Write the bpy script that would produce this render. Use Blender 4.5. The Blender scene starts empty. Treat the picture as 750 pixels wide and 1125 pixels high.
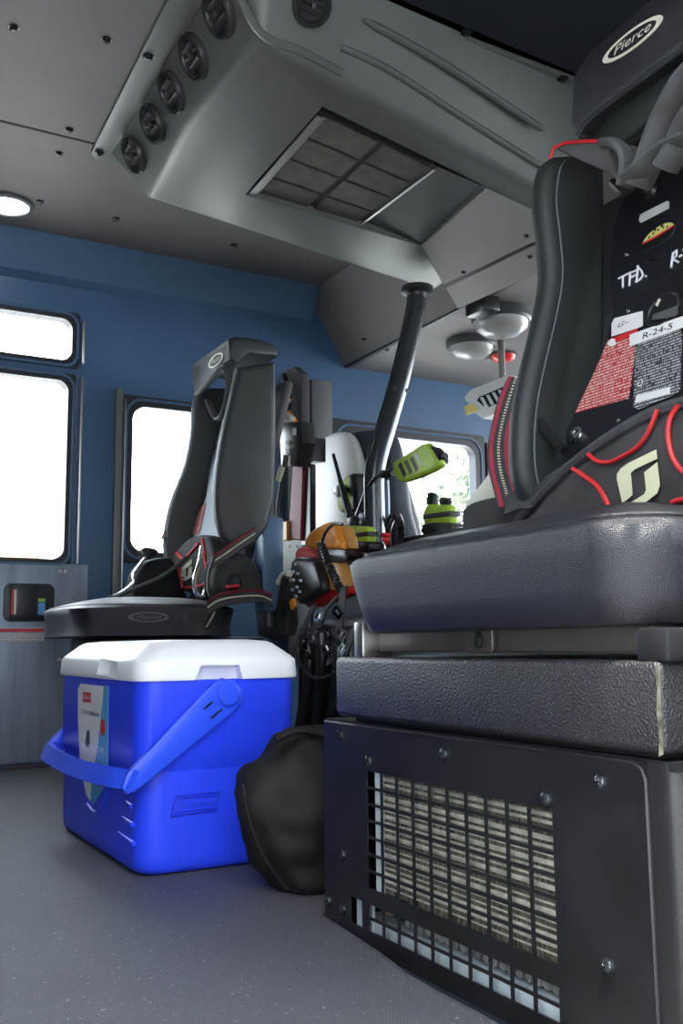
import bpy, bmesh, math, random
from mathutils import Vector, Matrix
from math import sin, cos, radians, pi, atan2, sqrt
random.seed(7)
S = bpy.context.scene
COL = S.collection
# ------------------------------------------------------------------ camera
CAMH, FPX, YAW, PIT, ROL = 0.35, 1060.0, radians(60.5), radians(7.8), radians(0.6)
F = Vector((cos(YAW)*cos(PIT), sin(YAW)*cos(PIT), sin(PIT)))
R0 = Vector((sin(YAW), -cos(YAW), 0)); U0 = R0.cross(F)
RV = R0*cos(ROL) - U0*sin(ROL); UV = U0*cos(ROL) + R0*sin(ROL)
CPOS = Vector((0, 0, CAMH))
cam = bpy.data.objects.new('camera', bpy.data.cameras.new('camera')); COL.objects.link(cam)
cam.data.sensor_fit = 'VERTICAL'; cam.data.sensor_height = 36; cam.data.lens = 36*FPX/1125.0
cam.data.clip_start = 0.02
m = Matrix((RV, UV, -F)).transposed().to_4x4(); m.translation = CPOS
cam.matrix_world = m
S.camera = cam
# ------------------------------------------------------------------ light
w = bpy.data.worlds.new('sky'); S.world = w; w.use_nodes = True
bg = w.node_tree.nodes['Background']
bg.inputs[0].default_value = (0.87, 0.94, 1.0, 1); bg.inputs[1].default_value = 7.0
sun = bpy.data.objects.new('sun', bpy.data.lights.new('sun', 'SUN')); COL.objects.link(sun)
sun.data.energy = 6.0; sun.data.angle = radians(3); sun.data.color = (1.0, 0.95, 0.88)
sun.rotation_euler = Vector((0.15, 0.25, -1.0)).to_track_quat('-Z', 'Y').to_euler()
S.view_settings.view_transform = 'Standard'; S.view_settings.look = 'None'
S.view_settings.gamma = 1; S.view_settings.use_curve_mapping = False
S.view_settings.exposure = 0.95

# ------------------------------------------------------------------ pixel helpers
def ray(x, y): return F + RV*((x-375)/FPX) - UV*((y-562.5)/FPX)
def P(x, y, X=None, Y=None, Z=None):
    d = ray(x, y)
    t = (X-CPOS.x)/d.x if X is not None else ((Y-CPOS.y)/d.y if Y is not None else (Z-CPOS.z)/d.z)
    return CPOS + d*t
def PP(x, y, o, n):
    d = ray(x, y); o = Vector(o); n = Vector(n)
    return CPOS + d*((o-CPOS).dot(n)/d.dot(n))
def V(*a): return Vector(a)

# ------------------------------------------------------------------ materials
MT = {}
def mat(name, col, rough=0.5, metal=0.0, var=0.0, vscale=8, bump=0.0, bscale=60, btype='noise', emit=0.0, spec=0.5, coat=0.0, col2=None, aniso=None, sheen=0.0):
    m = bpy.data.materials.new(name); m.use_nodes = True; nt = m.node_tree
    b = nt.nodes['Principled BSDF']
    b.inputs['Base Color'].default_value = (*col, 1); b.inputs['Roughness'].default_value = rough
    b.inputs['Metallic'].default_value = metal
    b.inputs['Specular IOR Level'].default_value = spec
    b.inputs['Coat Weight'].default_value = coat
    if sheen: b.inputs['Sheen Weight'].default_value = sheen
    if emit:
        b.inputs['Emission Color'].default_value = (*col, 1); b.inputs['Emission Strength'].default_value = emit
    tc = nt.nodes.new('ShaderNodeTexCoord'); src = tc.outputs['Object']
    if aniso:
        mp = nt.nodes.new('ShaderNodeMapping'); mp.inputs['Scale'].default_value = aniso
        nt.links.new(src, mp.inputs[0]); src = mp.outputs[0]
    n = nt.nodes.new('ShaderNodeTexNoise'); n.inputs['Scale'].default_value = vscale; n.inputs['Detail'].default_value = 4
    nt.links.new(src, n.inputs['Vector'])
    c2 = col2 if col2 else tuple(min(1, c*(1+var)+0.0) for c in col)
    c1 = col if col2 else tuple(c*(1-var) for c in col)
    mx = nt.nodes.new('ShaderNodeMix'); mx.data_type = 'RGBA'
    mx.inputs[6].default_value = (*c1, 1); mx.inputs[7].default_value = (*c2, 1)
    cr = nt.nodes.new('ShaderNodeMapRange'); cr.inputs[1].default_value = 0.35; cr.inputs[2].default_value = 0.65
    nt.links.new(n.outputs['Fac'], cr.inputs[0]); nt.links.new(cr.outputs[0], mx.inputs[0])
    nt.links.new(mx.outputs[2], b.inputs['Base Color'])
    if emit: nt.links.new(mx.outputs[2], b.inputs['Emission Color'])
    if bump:
        if btype == 'voronoi':
            t = nt.nodes.new('ShaderNodeTexVoronoi'); o = 'Distance'
        else:
            t = nt.nodes.new('ShaderNodeTexNoise'); o = 'Fac'; t.inputs['Detail'].default_value = 3
        t.inputs['Scale'].default_value = bscale
        nt.links.new(src, t.inputs['Vector'])
        bp = nt.nodes.new('ShaderNodeBump'); bp.inputs['Strength'].default_value = bump; bp.inputs['Distance'].default_value = 0.002
        nt.links.new(t.outputs[o], bp.inputs['Height']); nt.links.new(bp.outputs[0], b.inputs['Normal'])
    MT[name] = m
    return m

def floor_mat():
    m = bpy.data.materials.new('ribbed_rubber'); m.use_nodes = True; nt = m.node_tree; N = nt.nodes; L = nt.links
    b = N['Principled BSDF']; b.inputs['Roughness'].default_value = 0.55
    tc = N.new('ShaderNodeTexCoord')
    waves = []
    for rot, sc in ((0.55, 95), (-0.75, 95)):
        mp = N.new('ShaderNodeMapping'); mp.inputs['Rotation'].default_value = (0, 0, rot); L.new(tc.outputs['Object'], mp.inputs[0])
        wv = N.new('ShaderNodeTexWave'); wv.inputs['Scale'].default_value = sc; wv.inputs['Distortion'].default_value = 0.3
        L.new(mp.outputs[0], wv.inputs['Vector']); waves.append(wv)
    mu = N.new('ShaderNodeMath'); mu.operation = 'MULTIPLY'; L.new(waves[0].outputs['Fac'], mu.inputs[0]); L.new(waves[1].outputs['Fac'], mu.inputs[1])
    bp = N.new('ShaderNodeBump'); bp.inputs['Strength'].default_value = 0.7; bp.inputs['Distance'].default_value = 0.002
    L.new(mu.outputs[0], bp.inputs['Height']); L.new(bp.outputs[0], b.inputs['Normal'])
    n1 = N.new('ShaderNodeTexNoise'); n1.inputs['Scale'].default_value = 3.5; n1.inputs['Detail'].default_value = 6; L.new(tc.outputs['Object'], n1.inputs['Vector'])
    n2 = N.new('ShaderNodeTexNoise'); n2.inputs['Scale'].default_value = 160; n2.inputs['Detail'].default_value = 2; L.new(tc.outputs['Object'], n2.inputs['Vector'])
    r2 = N.new('ShaderNodeMapRange'); r2.inputs[1].default_value = 0.67; r2.inputs[2].default_value = 0.72; L.new(n2.outputs['Fac'], r2.inputs[0])
    mx = N.new('ShaderNodeMix'); mx.data_type = 'RGBA'; mx.inputs[6].default_value = (0.042, 0.043, 0.049, 1); mx.inputs[7].default_value = (0.085, 0.086, 0.094, 1)
    L.new(n1.outputs['Fac'], mx.inputs[0])
    mr = N.new('ShaderNodeMix'); mr.data_type = 'RGBA'; L.new(mu.outputs[0], mr.inputs[0]); L.new(mx.outputs[2], mr.inputs[6]); mr.inputs[7].default_value = (0.12, 0.12, 0.13, 1)
    m2 = N.new('ShaderNodeMix'); m2.data_type = 'RGBA'; L.new(r2.outputs[0], m2.inputs[0]); L.new(mr.outputs[2], m2.inputs[6]); m2.inputs[7].default_value = (0.34, 0.33, 0.31, 1)
    L.new(m2.outputs[2], b.inputs['Base Color'])
    MT['floor'] = m

def print_mat(name, back, ink, rows, axis_u, axis_v, width=0.02, offset=(0, 0, 0)):
    """flat print: rows of small text-like dashes."""
    m = bpy.data.materials.new(name); m.use_nodes = True; nt = m.node_tree; N = nt.nodes; L = nt.links
    b = N['Principled BSDF']; b.inputs['Roughness'].default_value = 0.4
    tc = N.new('ShaderNodeTexCoord'); sp = N.new('ShaderNodeSeparateXYZ'); L.new(tc.outputs['Object'], sp.inputs[0])
    cb = N.new('ShaderNodeCombineXYZ'); L.new(sp.outputs[axis_u], cb.inputs[0]); L.new(sp.outputs[axis_v], cb.inputs[1])
    def mth(op, a, bb):
        q = N.new('ShaderNodeMath'); q.operation = op
        for k, v in enumerate((a, bb)):
            if v is None: continue
            if isinstance(v, (int, float)): q.inputs[k].default_value = v
            else: L.new(v, q.inputs[k])
        return q.outputs[0]
    rowf = mth('DIVIDE', sp.outputs[axis_v], rows); line = mth('LESS_THAN', mth('FRACT', rowf, None), 0.52)
    cb2 = N.new('ShaderNodeCombineXYZ'); L.new(mth('MULTIPLY', sp.outputs[axis_u], 6.0/width), cb2.inputs[0]); L.new(mth('MULTIPLY', mth('FLOOR', rowf, None), 17.3), cb2.inputs[1])
    nz = N.new('ShaderNodeTexNoise'); nz.inputs['Scale'].default_value = 1.0; nz.inputs['Detail'].default_value = 1.0; L.new(cb2.outputs[0], nz.inputs['Vector'])
    ink_f = mth('MULTIPLY', line, mth('GREATER_THAN', nz.outputs['Fac'], 0.46))
    br = N.new('ShaderNodeMix'); br.data_type = 'RGBA'; L.new(ink_f, br.inputs[0]); br.inputs[6].default_value = (*back, 1); br.inputs[7].default_value = (*ink, 1)
    L.new(br.outputs[2], b.inputs['Base Color'])
    MT[name] = m

def glass_mat():
    m = bpy.data.materials.new('window_glass'); m.use_nodes = True; nt = m.node_tree; N = nt.nodes; L = nt.links
    N.remove(N['Principled BSDF'])
    t = N.new('ShaderNodeBsdfTransparent'); t.inputs[0].default_value = (0.95, 0.97, 0.98, 1)
    g = N.new('ShaderNodeBsdfGlossy'); g.inputs['Roughness'].default_value = 0.02
    mx = N.new('ShaderNodeMixShader'); mx.inputs[0].default_value = 0.05
    L.new(t.outputs[0], mx.inputs[1]); L.new(g.outputs[0], mx.inputs[2]); L.new(mx.outputs[0], N['Material Output'].inputs[0])
    MT['glass'] = m

floor_mat(); glass_mat()
mat('ceiling', (0.104, 0.094, 0.090), 0.55, var=0.06, vscale=5, bump=0.08, bscale=300)
mat('ceiling_dark', (0.060, 0.060, 0.066), 0.55, var=0.06, vscale=5)
mat('ceiling_front', (0.21, 0.195, 0.185), 0.6, var=0.05, vscale=4)
mat('wall', (0.050, 0.115, 0.215), 0.42, var=0.08, vscale=3)  # slate blue paint, made bluer to carry the flare near the windows
mat('wall_trim', (0.062, 0.125, 0.215), 0.4, var=0.06, vscale=3)
mat('pillar_paint', (0.14, 0.15, 0.15), 0.45, var=0.08, vscale=6)
mat('gasket', (0.012, 0.016, 0.022), 0.45)
mat('steel', (0.34, 0.40, 0.48), 0.42, 0.6, var=0.15, vscale=6, aniso=(6, 6, 0.5))  # stainless steel with its bluish reflection put into the base colour
mat('chrome', (0.75, 0.75, 0.77), 0.12, 1.0)
mat('console', (0.098, 0.106, 0.096), 0.38, var=0.05, vscale=6, bump=0.05, bscale=500)
mat('console_dark', (0.05, 0.055, 0.06), 0.45, var=0.05, vscale=6)
mat('vent_plastic', (0.036, 0.036, 0.036), 0.24, var=0.05)
mat('black_hole', (0.004, 0.006, 0.007), 0.6)
mat('filter', (0.075, 0.068, 0.060), 0.8, var=0.2, vscale=30, bump=0.5, bscale=500)
mat('filter_frame', (0.028, 0.027, 0.026), 0.6)
mat('alu', (0.6, 0.58, 0.57), 0.35, 1.0)
mat('screw', (0.06, 0.06, 0.065), 0.25, 0.9)
mat('leather', (0.017, 0.018, 0.022), 0.33, var=0.15, vscale=10, bump=0.45, bscale=900, btype='voronoi', spec=0.55)
mat('leather_side', (0.025, 0.030, 0.031), 0.42, var=0.12, vscale=8, bump=0.25, bscale=1200, btype='voronoi', spec=0.5)
mat('thread', (0.11, 0.12, 0.13), 0.7)
mat('powder', (0.013, 0.013, 0.0145), 0.36, var=0.15, vscale=20, bump=0.9, bscale=420, spec=0.6)
mat('panel', (0.010, 0.010, 0.0115), 0.38, var=0.25, vscale=12, bump=0.06, bscale=500, spec=0.5)
mat('cabinet', (0.013, 0.013, 0.0145), 0.42, var=0.2, vscale=9, bump=0.15, bscale=500)
mat('scuff', (0.13, 0.125, 0.09), 0.6, var=0.7, vscale=60)
mat('coil', (0.20, 0.19, 0.145), 0.40, 0.5, var=0.6, vscale=90, aniso=(1, 4, 0.5))
mat('tube_metal', (0.74, 0.73, 0.62), 0.28, 0.6, var=0.25, vscale=60)
mat('tray', (0.44, 0.51, 0.55), 0.5, var=0.08)
mat('brass', (0.65, 0.42, 0.18), 0.3, 0.9)
mat('grey_fin', (0.30, 0.30, 0.28), 0.5, 0.3, var=0.3, vscale=40)
mat('rail', (0.10, 0.09, 0.085), 0.4, 0.5, var=0.15)  # metal darkened to carry the shade under the cushion
mat('rail_black', (0.016, 0.016, 0.018), 0.3)
mat('cooler_blue', (0.018, 0.055, 0.84), 0.42, var=0.05, vscale=20, bump=0.08, bscale=700)
mat('cooler_emboss', (0.010, 0.030, 0.55), 0.42)
mat('cooler_handle', (0.025, 0.085, 0.84), 0.36, var=0.04)
mat('cooler_white', (0.86, 0.87, 0.88), 0.4, var=0.02)
mat('sticker_white', (0.72, 0.72, 0.71), 0.45, var=0.03)
mat('sticker_blue', (0.08, 0.33, 0.62), 0.45)
mat('sticker_red', (0.60, 0.03, 0.03), 0.45)
mat('ink', (0.015, 0.015, 0.016), 0.5)
mat('bag_cloth', (0.0065, 0.0065, 0.007), 0.7, var=0.3, vscale=12, bump=1.0, bscale=22, spec=0.3)
mat('strap_grey', (0.045, 0.047, 0.052), 0.75, var=0.2, vscale=60, bump=0.5, bscale=800)
mat('strap_cloth', (0.075, 0.078, 0.080), 0.8, var=0.25, vscale=25, bump=0.5, bscale=500)
mat('pad_cloth', (0.032, 0.031, 0.032), 0.8, var=0.25, vscale=18, bump=0.6, bscale=40)
mat('red_pipe', (0.55, 0.018, 0.022), 0.5, var=0.1, vscale=40)
mat('belt_red', (0.40, 0.02, 0.05), 0.65, var=0.1, vscale=60)
mat('red_dark', (0.17, 0.010, 0.020), 0.6, var=0.1)
mat('reflective', (0.62, 0.63, 0.42), 0.4, var=0.06)
mat('cream', (0.62, 0.62, 0.50), 0.45)
mat('plate', (0.011, 0.013, 0.017), 0.36, var=0.15)
mat('yellow', (0.75, 0.70, 0.22), 0.45, var=0.05)
mat('white_pen', (0.78, 0.80, 0.84), 0.5)
mat('lime', (0.42, 0.62, 0.06), 0.4, var=0.1, vscale=25)
mat('radio_black', (0.014, 0.015, 0.018), 0.4)
mat('bag_red', (0.60, 0.022, 0.018), 0.5, var=0.15, vscale=15)
mat('orange', (0.80, 0.28, 0.025), 0.5, var=0.15, vscale=15)
mat('orange_wood', (0.55, 0.26, 0.06), 0.5, var=0.15, vscale=15)
mat('pale_seat', (0.74, 0.76, 0.73), 0.5, var=0.05, vscale=5)
mat('dark_seat', (0.035, 0.045, 0.060), 0.5, var=0.1)
mat('pole', (0.070, 0.080, 0.085), 0.22, 0.6)
mat('lamp_lens', (0.36, 0.35, 0.33), 0.25, spec=0.6)
mat('lamp_on', (1.0, 1.0, 1.0), 0.4, emit=6.0)
mat('lamp_red', (0.70, 0.02, 0.02), 0.3)
mat('device_white', (0.66, 0.66, 0.64), 0.5)
mat('paper_yellow', (0.80, 0.66, 0.20), 0.6)
mat('doghouse', (0.020, 0.022, 0.025), 0.5, var=0.2, vscale=15)
mat('gunmetal', (0.10, 0.11, 0.12), 0.22, 0.9, var=0.3, vscale=30)
mat('olive', (0.075, 0.085, 0.060), 0.6)
mat('building', (0.40, 0.32, 0.27), 0.8, var=0.05)
mat('brick_pale', (0.26, 0.13, 0.09), 0.8, var=0.1)
mat('leaf', (0.050, 0.085, 0.022), 0.7, var=0.3, vscale=5)
mat('bark', (0.20, 0.15, 0.11), 0.8, var=0.2)
mat('blocker', (0.42, 0.42, 0.43), 0.8, var=0.1, vscale=2)  # surface of the unseen wall added to cut light
mat('concrete', (0.55, 0.54, 0.52), 0.85, var=0.1, vscale=2)
print_mat('print_red', (0.42, 0.02, 0.02), (0.72, 0.55, 0.53), 0.0046, 1, 2, 0.0125)
print_mat('print_black', (0.016, 0.018, 0.022), (0.46, 0.47, 0.48), 0.0042, 1, 2, 0.0115)
print_mat('print_plate', (0.55, 0.55, 0.54), (0.30, 0.30, 0.31), 0.008, 0, 2, 0.02)

# ------------------------------------------------------------------ mesh helpers
def rm(bm): bmesh.ops.recalc_face_normals(bm, faces=bm.faces)
def mk(name, bm, m, parent=None, ang=35):
    rm(bm)
    me = bpy.data.meshes.new(name); bm.to_mesh(me); bm.free()
    me.materials.append(MT[m])
    if ang:
        for p in me.polygons: p.use_smooth = True
        me.set_sharp_from_angle(angle=radians(ang))
    o = bpy.data.objects.new(name, me); COL.objects.link(o)
    if parent: attach(o, parent)
    return o
def world_loc(p):
    v = Vector(p.location)
    while p.parent: p = p.parent; v = v + p.location if p.type == 'EMPTY' else v
    return v
def attach(o, p):
    o.parent = p
    base = p
    while base.parent: base = base.parent
    if p.type == 'EMPTY': o.matrix_parent_inverse = Matrix.Translation(-Vector(p.location))
def thing(name, label, cat, loc=(0, 0, 0), group=None):
    o = bpy.data.objects.new(name, None); COL.objects.link(o); o.location = loc; o.empty_display_size = 0.05
    o['label'] = label; o['category'] = cat
    if group: o['group'] = group
    return o
def tag(o, label, cat, group=None, kind=None):
    o['label'] = label; o['category'] = cat
    if group: o['group'] = group
    if kind: o['kind'] = kind
    return o
def struct(o, label=None):
    o['kind'] = 'structure'
    if label: o['label'] = label
    return o
def B(): return bmesh.new()
def box(bm, lo, hi, bev=0.0, seg=2, M=None):
    lo = Vector(lo); hi = Vector(hi)
    r = bmesh.ops.create_cube(bm, size=1.0); vs = r['verts']
    c = (lo+hi)/2; s = hi-lo
    for v in vs: v.co = Vector((v.co.x*s.x, v.co.y*s.y, v.co.z*s.z)) + c
    if bev:
        es = list({e for v in vs for e in v.link_edges})
        r = bmesh.ops.bevel(bm, geom=es, offset=bev, segments=seg, profile=0.5, affect='EDGES')
        vs = r['verts'] if False else vs
    if M is not None: pass
    return bm
def boxb(lo, hi, bev=0.0, seg=2): return box(B(), lo, hi, bev, seg)
def obox(c, u, v, n, su, sv, sn, bev=0.0, seg=2, bm=None):
    """box with axes u v n around centre c"""
    t = B(); box(t, (-su/2, -sv/2, -sn/2), (su/2, sv/2, sn/2), bev, seg)
    u, v, n = Vector(u).normalized(), Vector(v).normalized(), Vector(n).normalized()
    for x in t.verts: x.co = Vector(c) + u*x.co.x + v*x.co.y + n*x.co.z
    if bm is None: return t
    merge(bm, t); return bm
def merge(bm, t):
    me = bpy.data.meshes.new('tmp'); t.to_mesh(me); t.free(); bm.from_mesh(me); bpy.data.meshes.remove(me)
def prism(pts, vec, bev=0.0, seg=2, bm=None):
    t = B(); vec = Vector(vec)
    a = [t.verts.new(Vector(p)) for p in pts]; b = [t.verts.new(Vector(p)+vec) for p in pts]
    n = len(pts)
    f1 = t.faces.new(a); f2 = t.faces.new(b[::-1])
    for i in range(n): t.faces.new((a[i], b[i], b[(i+1) % n], a[(i+1) % n]))
    rm(t)
    if bev:
        es = set(f1.edges) | set(f2.edges)
        bmesh.ops.bevel(t, geom=list(es), offset=bev, segments=seg, profile=0.5, affect='EDGES')
    if bm is None: return t
    merge(bm, t); return bm
def sm(pts, n=6, closed=False):
    """Catmull-Rom smoothing of points"""
    pts = [Vector(p) for p in pts]; out = []; N = len(pts)
    rng = range(N if closed else N-1)
    for i in rng:
        g = (lambda k: pts[k % N]) if closed else (lambda k: pts[max(0, min(N-1, k))])
        p0, p1, p2, p3 = g(i-1), g(i), g(i+1), g(i+2)
        for k in range(n):
            t = k/n
            out.append(0.5*((2*p1)+(p2-p0)*t+(2*p0-5*p1+4*p2-p3)*t*t+(3*p1-p0-3*p2+p3)*t**3))
    if not closed: out.append(pts[-1])
    return out
def tube(path, r, seg=8, closed=False, bm=None, flat=1.0):
    t = bm if bm is not None else B()
    path = [Vector(p) for p in path]; N = len(path)
    rr = r if isinstance(r, (list, tuple)) else [r]*N
    tang = []
    for i in range(N):
        a = path[(i-1) % N] if closed else path[max(0, i-1)]; b = path[(i+1) % N] if closed else path[min(N-1, i+1)]
        d = (b-a); tang.append(d.normalized() if d.length > 1e-9 else Vector((0, 0, 1)))
    up = Vector((0, 0, 1)) if abs(tang[0].z) < 0.9 else Vector((1, 0, 0))
    nrm = (up - tang[0]*up.dot(tang[0])).normalized(); loops = []
    for i in range(N):
        nrm = (nrm - tang[i]*nrm.dot(tang[i]))
        nrm = nrm.normalized() if nrm.length > 1e-6 else tang[i].orthogonal().normalized()
        bi = tang[i].cross(nrm)
        loops.append([t.verts.new(path[i] + (nrm*cos(2*pi*k/seg)*flat + bi*sin(2*pi*k/seg))*rr[i]) for k in range(seg)])
    for i in range(N if closed else N-1):
        a, b = loops[i], loops[(i+1) % N]
        for k in range(seg): t.faces.new((a[k], a[(k+1) % seg], b[(k+1) % seg], b[k]))
    if not closed:
        t.faces.new(loops[0][::-1]); t.faces.new(loops[-1])
    return t
def ribbon(path, wv, th, bm=None):
    """flat strap: path centre, wv width vector per point (full width), thickness"""
    t = bm if bm is not None else B(); N = len(path); loops = []
    path = [Vector(p) for p in path]
    for i in range(N):
        d = (path[min(N-1, i+1)]-path[max(0, i-1)]).normalized()
        wvi = Vector(wv[i] if isinstance(wv, list) else wv)
        n = d.cross(wvi).normalized()*th/2; h = wvi/2
        loops.append([t.verts.new(path[i]+s) for s in (-h-n, h-n, h+n, -h+n)])
    for i in range(N-1):
        a, b = loops[i], loops[i+1]
        for k in range(4): t.faces.new((a[k], a[(k+1) % 4], b[(k+1) % 4], b[k]))
    t.faces.new(loops[0][::-1]); t.faces.new(loops[-1])
    return t
def lathe(o, ax, prof, seg=24, bm=None, ex=1.0):
    t = bm if bm is not None else B(); o = Vector(o); ax = Vector(ax).normalized()
    u = ax.orthogonal().normalized(); v = ax.cross(u); loops = []
    for r, h in prof:
        if r < 1e-6: loops.append([t.verts.new(o+ax*h)])
        else: loops.append([t.verts.new(o+ax*h+(u*cos(2*pi*k/seg)+v*sin(2*pi*k/seg)*ex)*r) for k in range(seg)])
    for a, b in zip(loops[:-1], loops[1:]):
        for k in range(seg):
            k2 = (k+1) % seg
            if len(a) == 1 and len(b) == 1: continue
            if len(a) == 1: t.faces.new((a[0], b[k], b[k2]))
            elif len(b) == 1: t.faces.new((a[k], b[0], a[k2]))
            else: t.faces.new((a[k], a[k2], b[k2], b[k]))
    for l, rev in ((loops[0], True), (loops[-1], False)):
        if len(l) > 2: t.faces.new(l[::-1] if rev else l)
    return t
def loft(loops, cap=True, bm=None):
    t = bm if bm is not None else B(); L = [[t.verts.new(Vector(p)) for p in l] for l in loops]
    for a, b in zip(L[:-1], L[1:]):
        n = len(a)
        for k in range(n): t.faces.new((a[k], a[(k+1) % n], b[(k+1) % n], b[k]))
    if cap: t.faces.new(L[0][::-1]); t.faces.new(L[-1])
    return t
def rrect(x0, x1, y0, y1, r, n=5):
    r = min(r, (x1-x0)/2*0.999, (y1-y0)/2*0.999); out = []
    for cx, cy, a0 in ((x1-r, y1-r, 0), (x0+r, y1-r, pi/2), (x0+r, y0+r, pi), (x1-r, y0+r, 1.5*pi)):
        for k in range(n+1):
            a = a0+pi/2*k/n; out.append((cx+r*cos(a), cy+r*sin(a)))
    return out
def ring(outer, inner, f, vec, bm=None):
    """ring between two equally long 2D loops; f maps (a,b)->3D"""
    t = bm if bm is not None else B(); vec = Vector(vec); n = len(outer)
    o = [t.verts.new(f(*p)) for p in outer]; i = [t.verts.new(f(*p)) for p in inner]
    o2 = [t.verts.new(f(*p)+vec) for p in outer]; i2 = [t.verts.new(f(*p)+vec) for p in inner]
    for k in range(n):
        j = (k+1) % n
        t.faces.new((o[k], o[j], i[j], i[k])); t.faces.new((o2[k], i2[k], i2[j], o2[j]))
        t.faces.new((o[k], o2[k], o2[j], o[j])); t.faces.new((i[k], i[j], i2[j], i2[k]))
    return t
def holes(us, vs, hole, f, vec):
    """plate on a grid of u and v lines; hole(i,j) true leaves that cell open"""
    t = B(); vec = Vector(vec); nu, nv = len(us), len(vs); g = {}
    def vt(i, j, s):
        k = (i, j, s)
        if k not in g: g[k] = t.verts.new(f(us[i], vs[j]) + (vec if s else Vector()))
        return g[k]
    solid = lambda i, j: 0 <= i < nu-1 and 0 <= j < nv-1 and not hole(i, j)
    for i in range(nu-1):
        for j in range(nv-1):
            if hole(i, j): continue
            for s in (0, 1): t.faces.new([vt(i+a, j+b, s) for a, b in ((0, 0), (1, 0), (1, 1), (0, 1))])
            for (di, dj), (p, q) in (((-1, 0), ((0, 0), (0, 1))), ((1, 0), ((1, 0), (1, 1))), ((0, -1), ((0, 0), (1, 0))), ((0, 1), ((0, 1), (1, 1)))):
                if not solid(i+di, j+dj):
                    t.faces.new((vt(i+p[0], j+p[1], 0), vt(i+q[0], j+q[1], 0), vt(i+q[0], j+q[1], 1), vt(i+p[0], j+p[1], 1)))
    return t
def text(name, s, m, o, u, v, h, th=0.0006, shear=0.0, parent=None, width=None, align='CENTER'):
    """flat letters: origin o, reading direction u, up v, cap height about h"""
    c = bpy.data.curves.new('t', 'FONT'); c.body = s; c.size = 1.0; c.shear = shear; c.align_x = align; c.align_y = 'CENTER'
    c.resolution_u = 3
    ob = bpy.data.objects.new('t', c); COL.objects.link(ob)
    dg = bpy.context.evaluated_depsgraph_get(); me = bpy.data.meshes.new_from_object(ob.evaluated_get(dg))
    bpy.data.objects.remove(ob); bpy.data.curves.remove(c)
    t = B(); t.from_mesh(me); bpy.data.meshes.remove(me)
    u, v = Vector(u).normalized(), Vector(v).normalized(); n = u.cross(v)
    sc = h/0.72; sx = sc
    if width and t.verts:
        ww = max(x.co.x for x in t.verts)-min(x.co.x for x in t.verts); sx = width/ww
    for x in t.verts: x.co = Vector(o)+u*x.co.x*sx+v*x.co.y*sc+n*th
    return mk(name, t, m, parent, ang=0)
def coil(path, r, rad, turns):
    path = [Vector(p) for p in path]; n = turns*8; out = []
    import itertools
    seglen = [0]
    for a, b in zip(path[:-1], path[1:]): seglen.append(seglen[-1]+(b-a).length)
    for k in range(n+1):
        s = seglen[-1]*k/n; i = max(j for j in range(len(path)-1) if seglen[j] <= s+1e-9)
        f = (s-seglen[i])/max(1e-9, seglen[i+1]-seglen[i]); p = path[i].lerp(path[i+1], f); d = (path[i+1]-path[i]).normalized()
        a = d.orthogonal().normalized(); b = d.cross(a); t = 2*pi*k/8
        out.append(p+(a*cos(t)+b*sin(t))*r)
    return tube(out, rad, 5)
def screw(name, o, n, r, parent, m='screw'):
    n = Vector(n).normalized(); u = n.orthogonal().normalized(); v = n.cross(u)
    b = lathe(o, n, [(r*1.25, 0), (r*1.25, r*0.18), (r, r*0.2), (r*0.95, r*0.5), (r*0.6, r*0.75), (0, r*0.82)], 14)
    for a in (u, v): obox(Vector(o)+n*r*0.74, a, n.cross(a), n, r*1.0, r*0.22, r*0.3, bm=b)
    return mk(name, b, m, parent)
YW = 3.026     # inner face of the far door wall
ZC = 1.63      # raised ceiling
# ================================================================== STRUCTURE
edge = [P(x, y, Z=0) for x, y in ((354, 1007), (380, 1023), (410, 1043), (428, 1056), (442, 1068), (480, 1090), (526, 1114), (560, 1134))]
e9 = edge[-1]+(edge[-1]-edge[-2]).normalized()*0.45
fp = [(-0.75, 0.30, 0), (e9.x, 0.30, 0)] + [tuple(p) for p in edge[::-1]] + [(0.70, 1.255, 0), (3.2, 1.255, 0), (3.2, YW+0.02, 0), (-0.75, YW+0.02, 0)]
fl = struct(mk('floor', prism(fp, (0, 0, -0.012)), 'floor', ang=0), 'dark ribbed rubber floor mat with pale grit specks')
mk('subfloor', boxb((-0.75, 0.30, -0.05), (3.2, YW+0.02, -0.012)), 'gasket', fl, ang=0)
mk('mat_edge', tube([p+V(0, 0, -0.002) for p in edge]+[e9], 0.0035, 6), 'strap_grey', fl)
mk('threshold_strip', boxb((-0.7, YW-0.05, 0.0), (0.93, YW-0.0, 0.006), 0.002), 'rail', fl)
fXZ = lambda x, z: Vector((x, YW, z))
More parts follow.
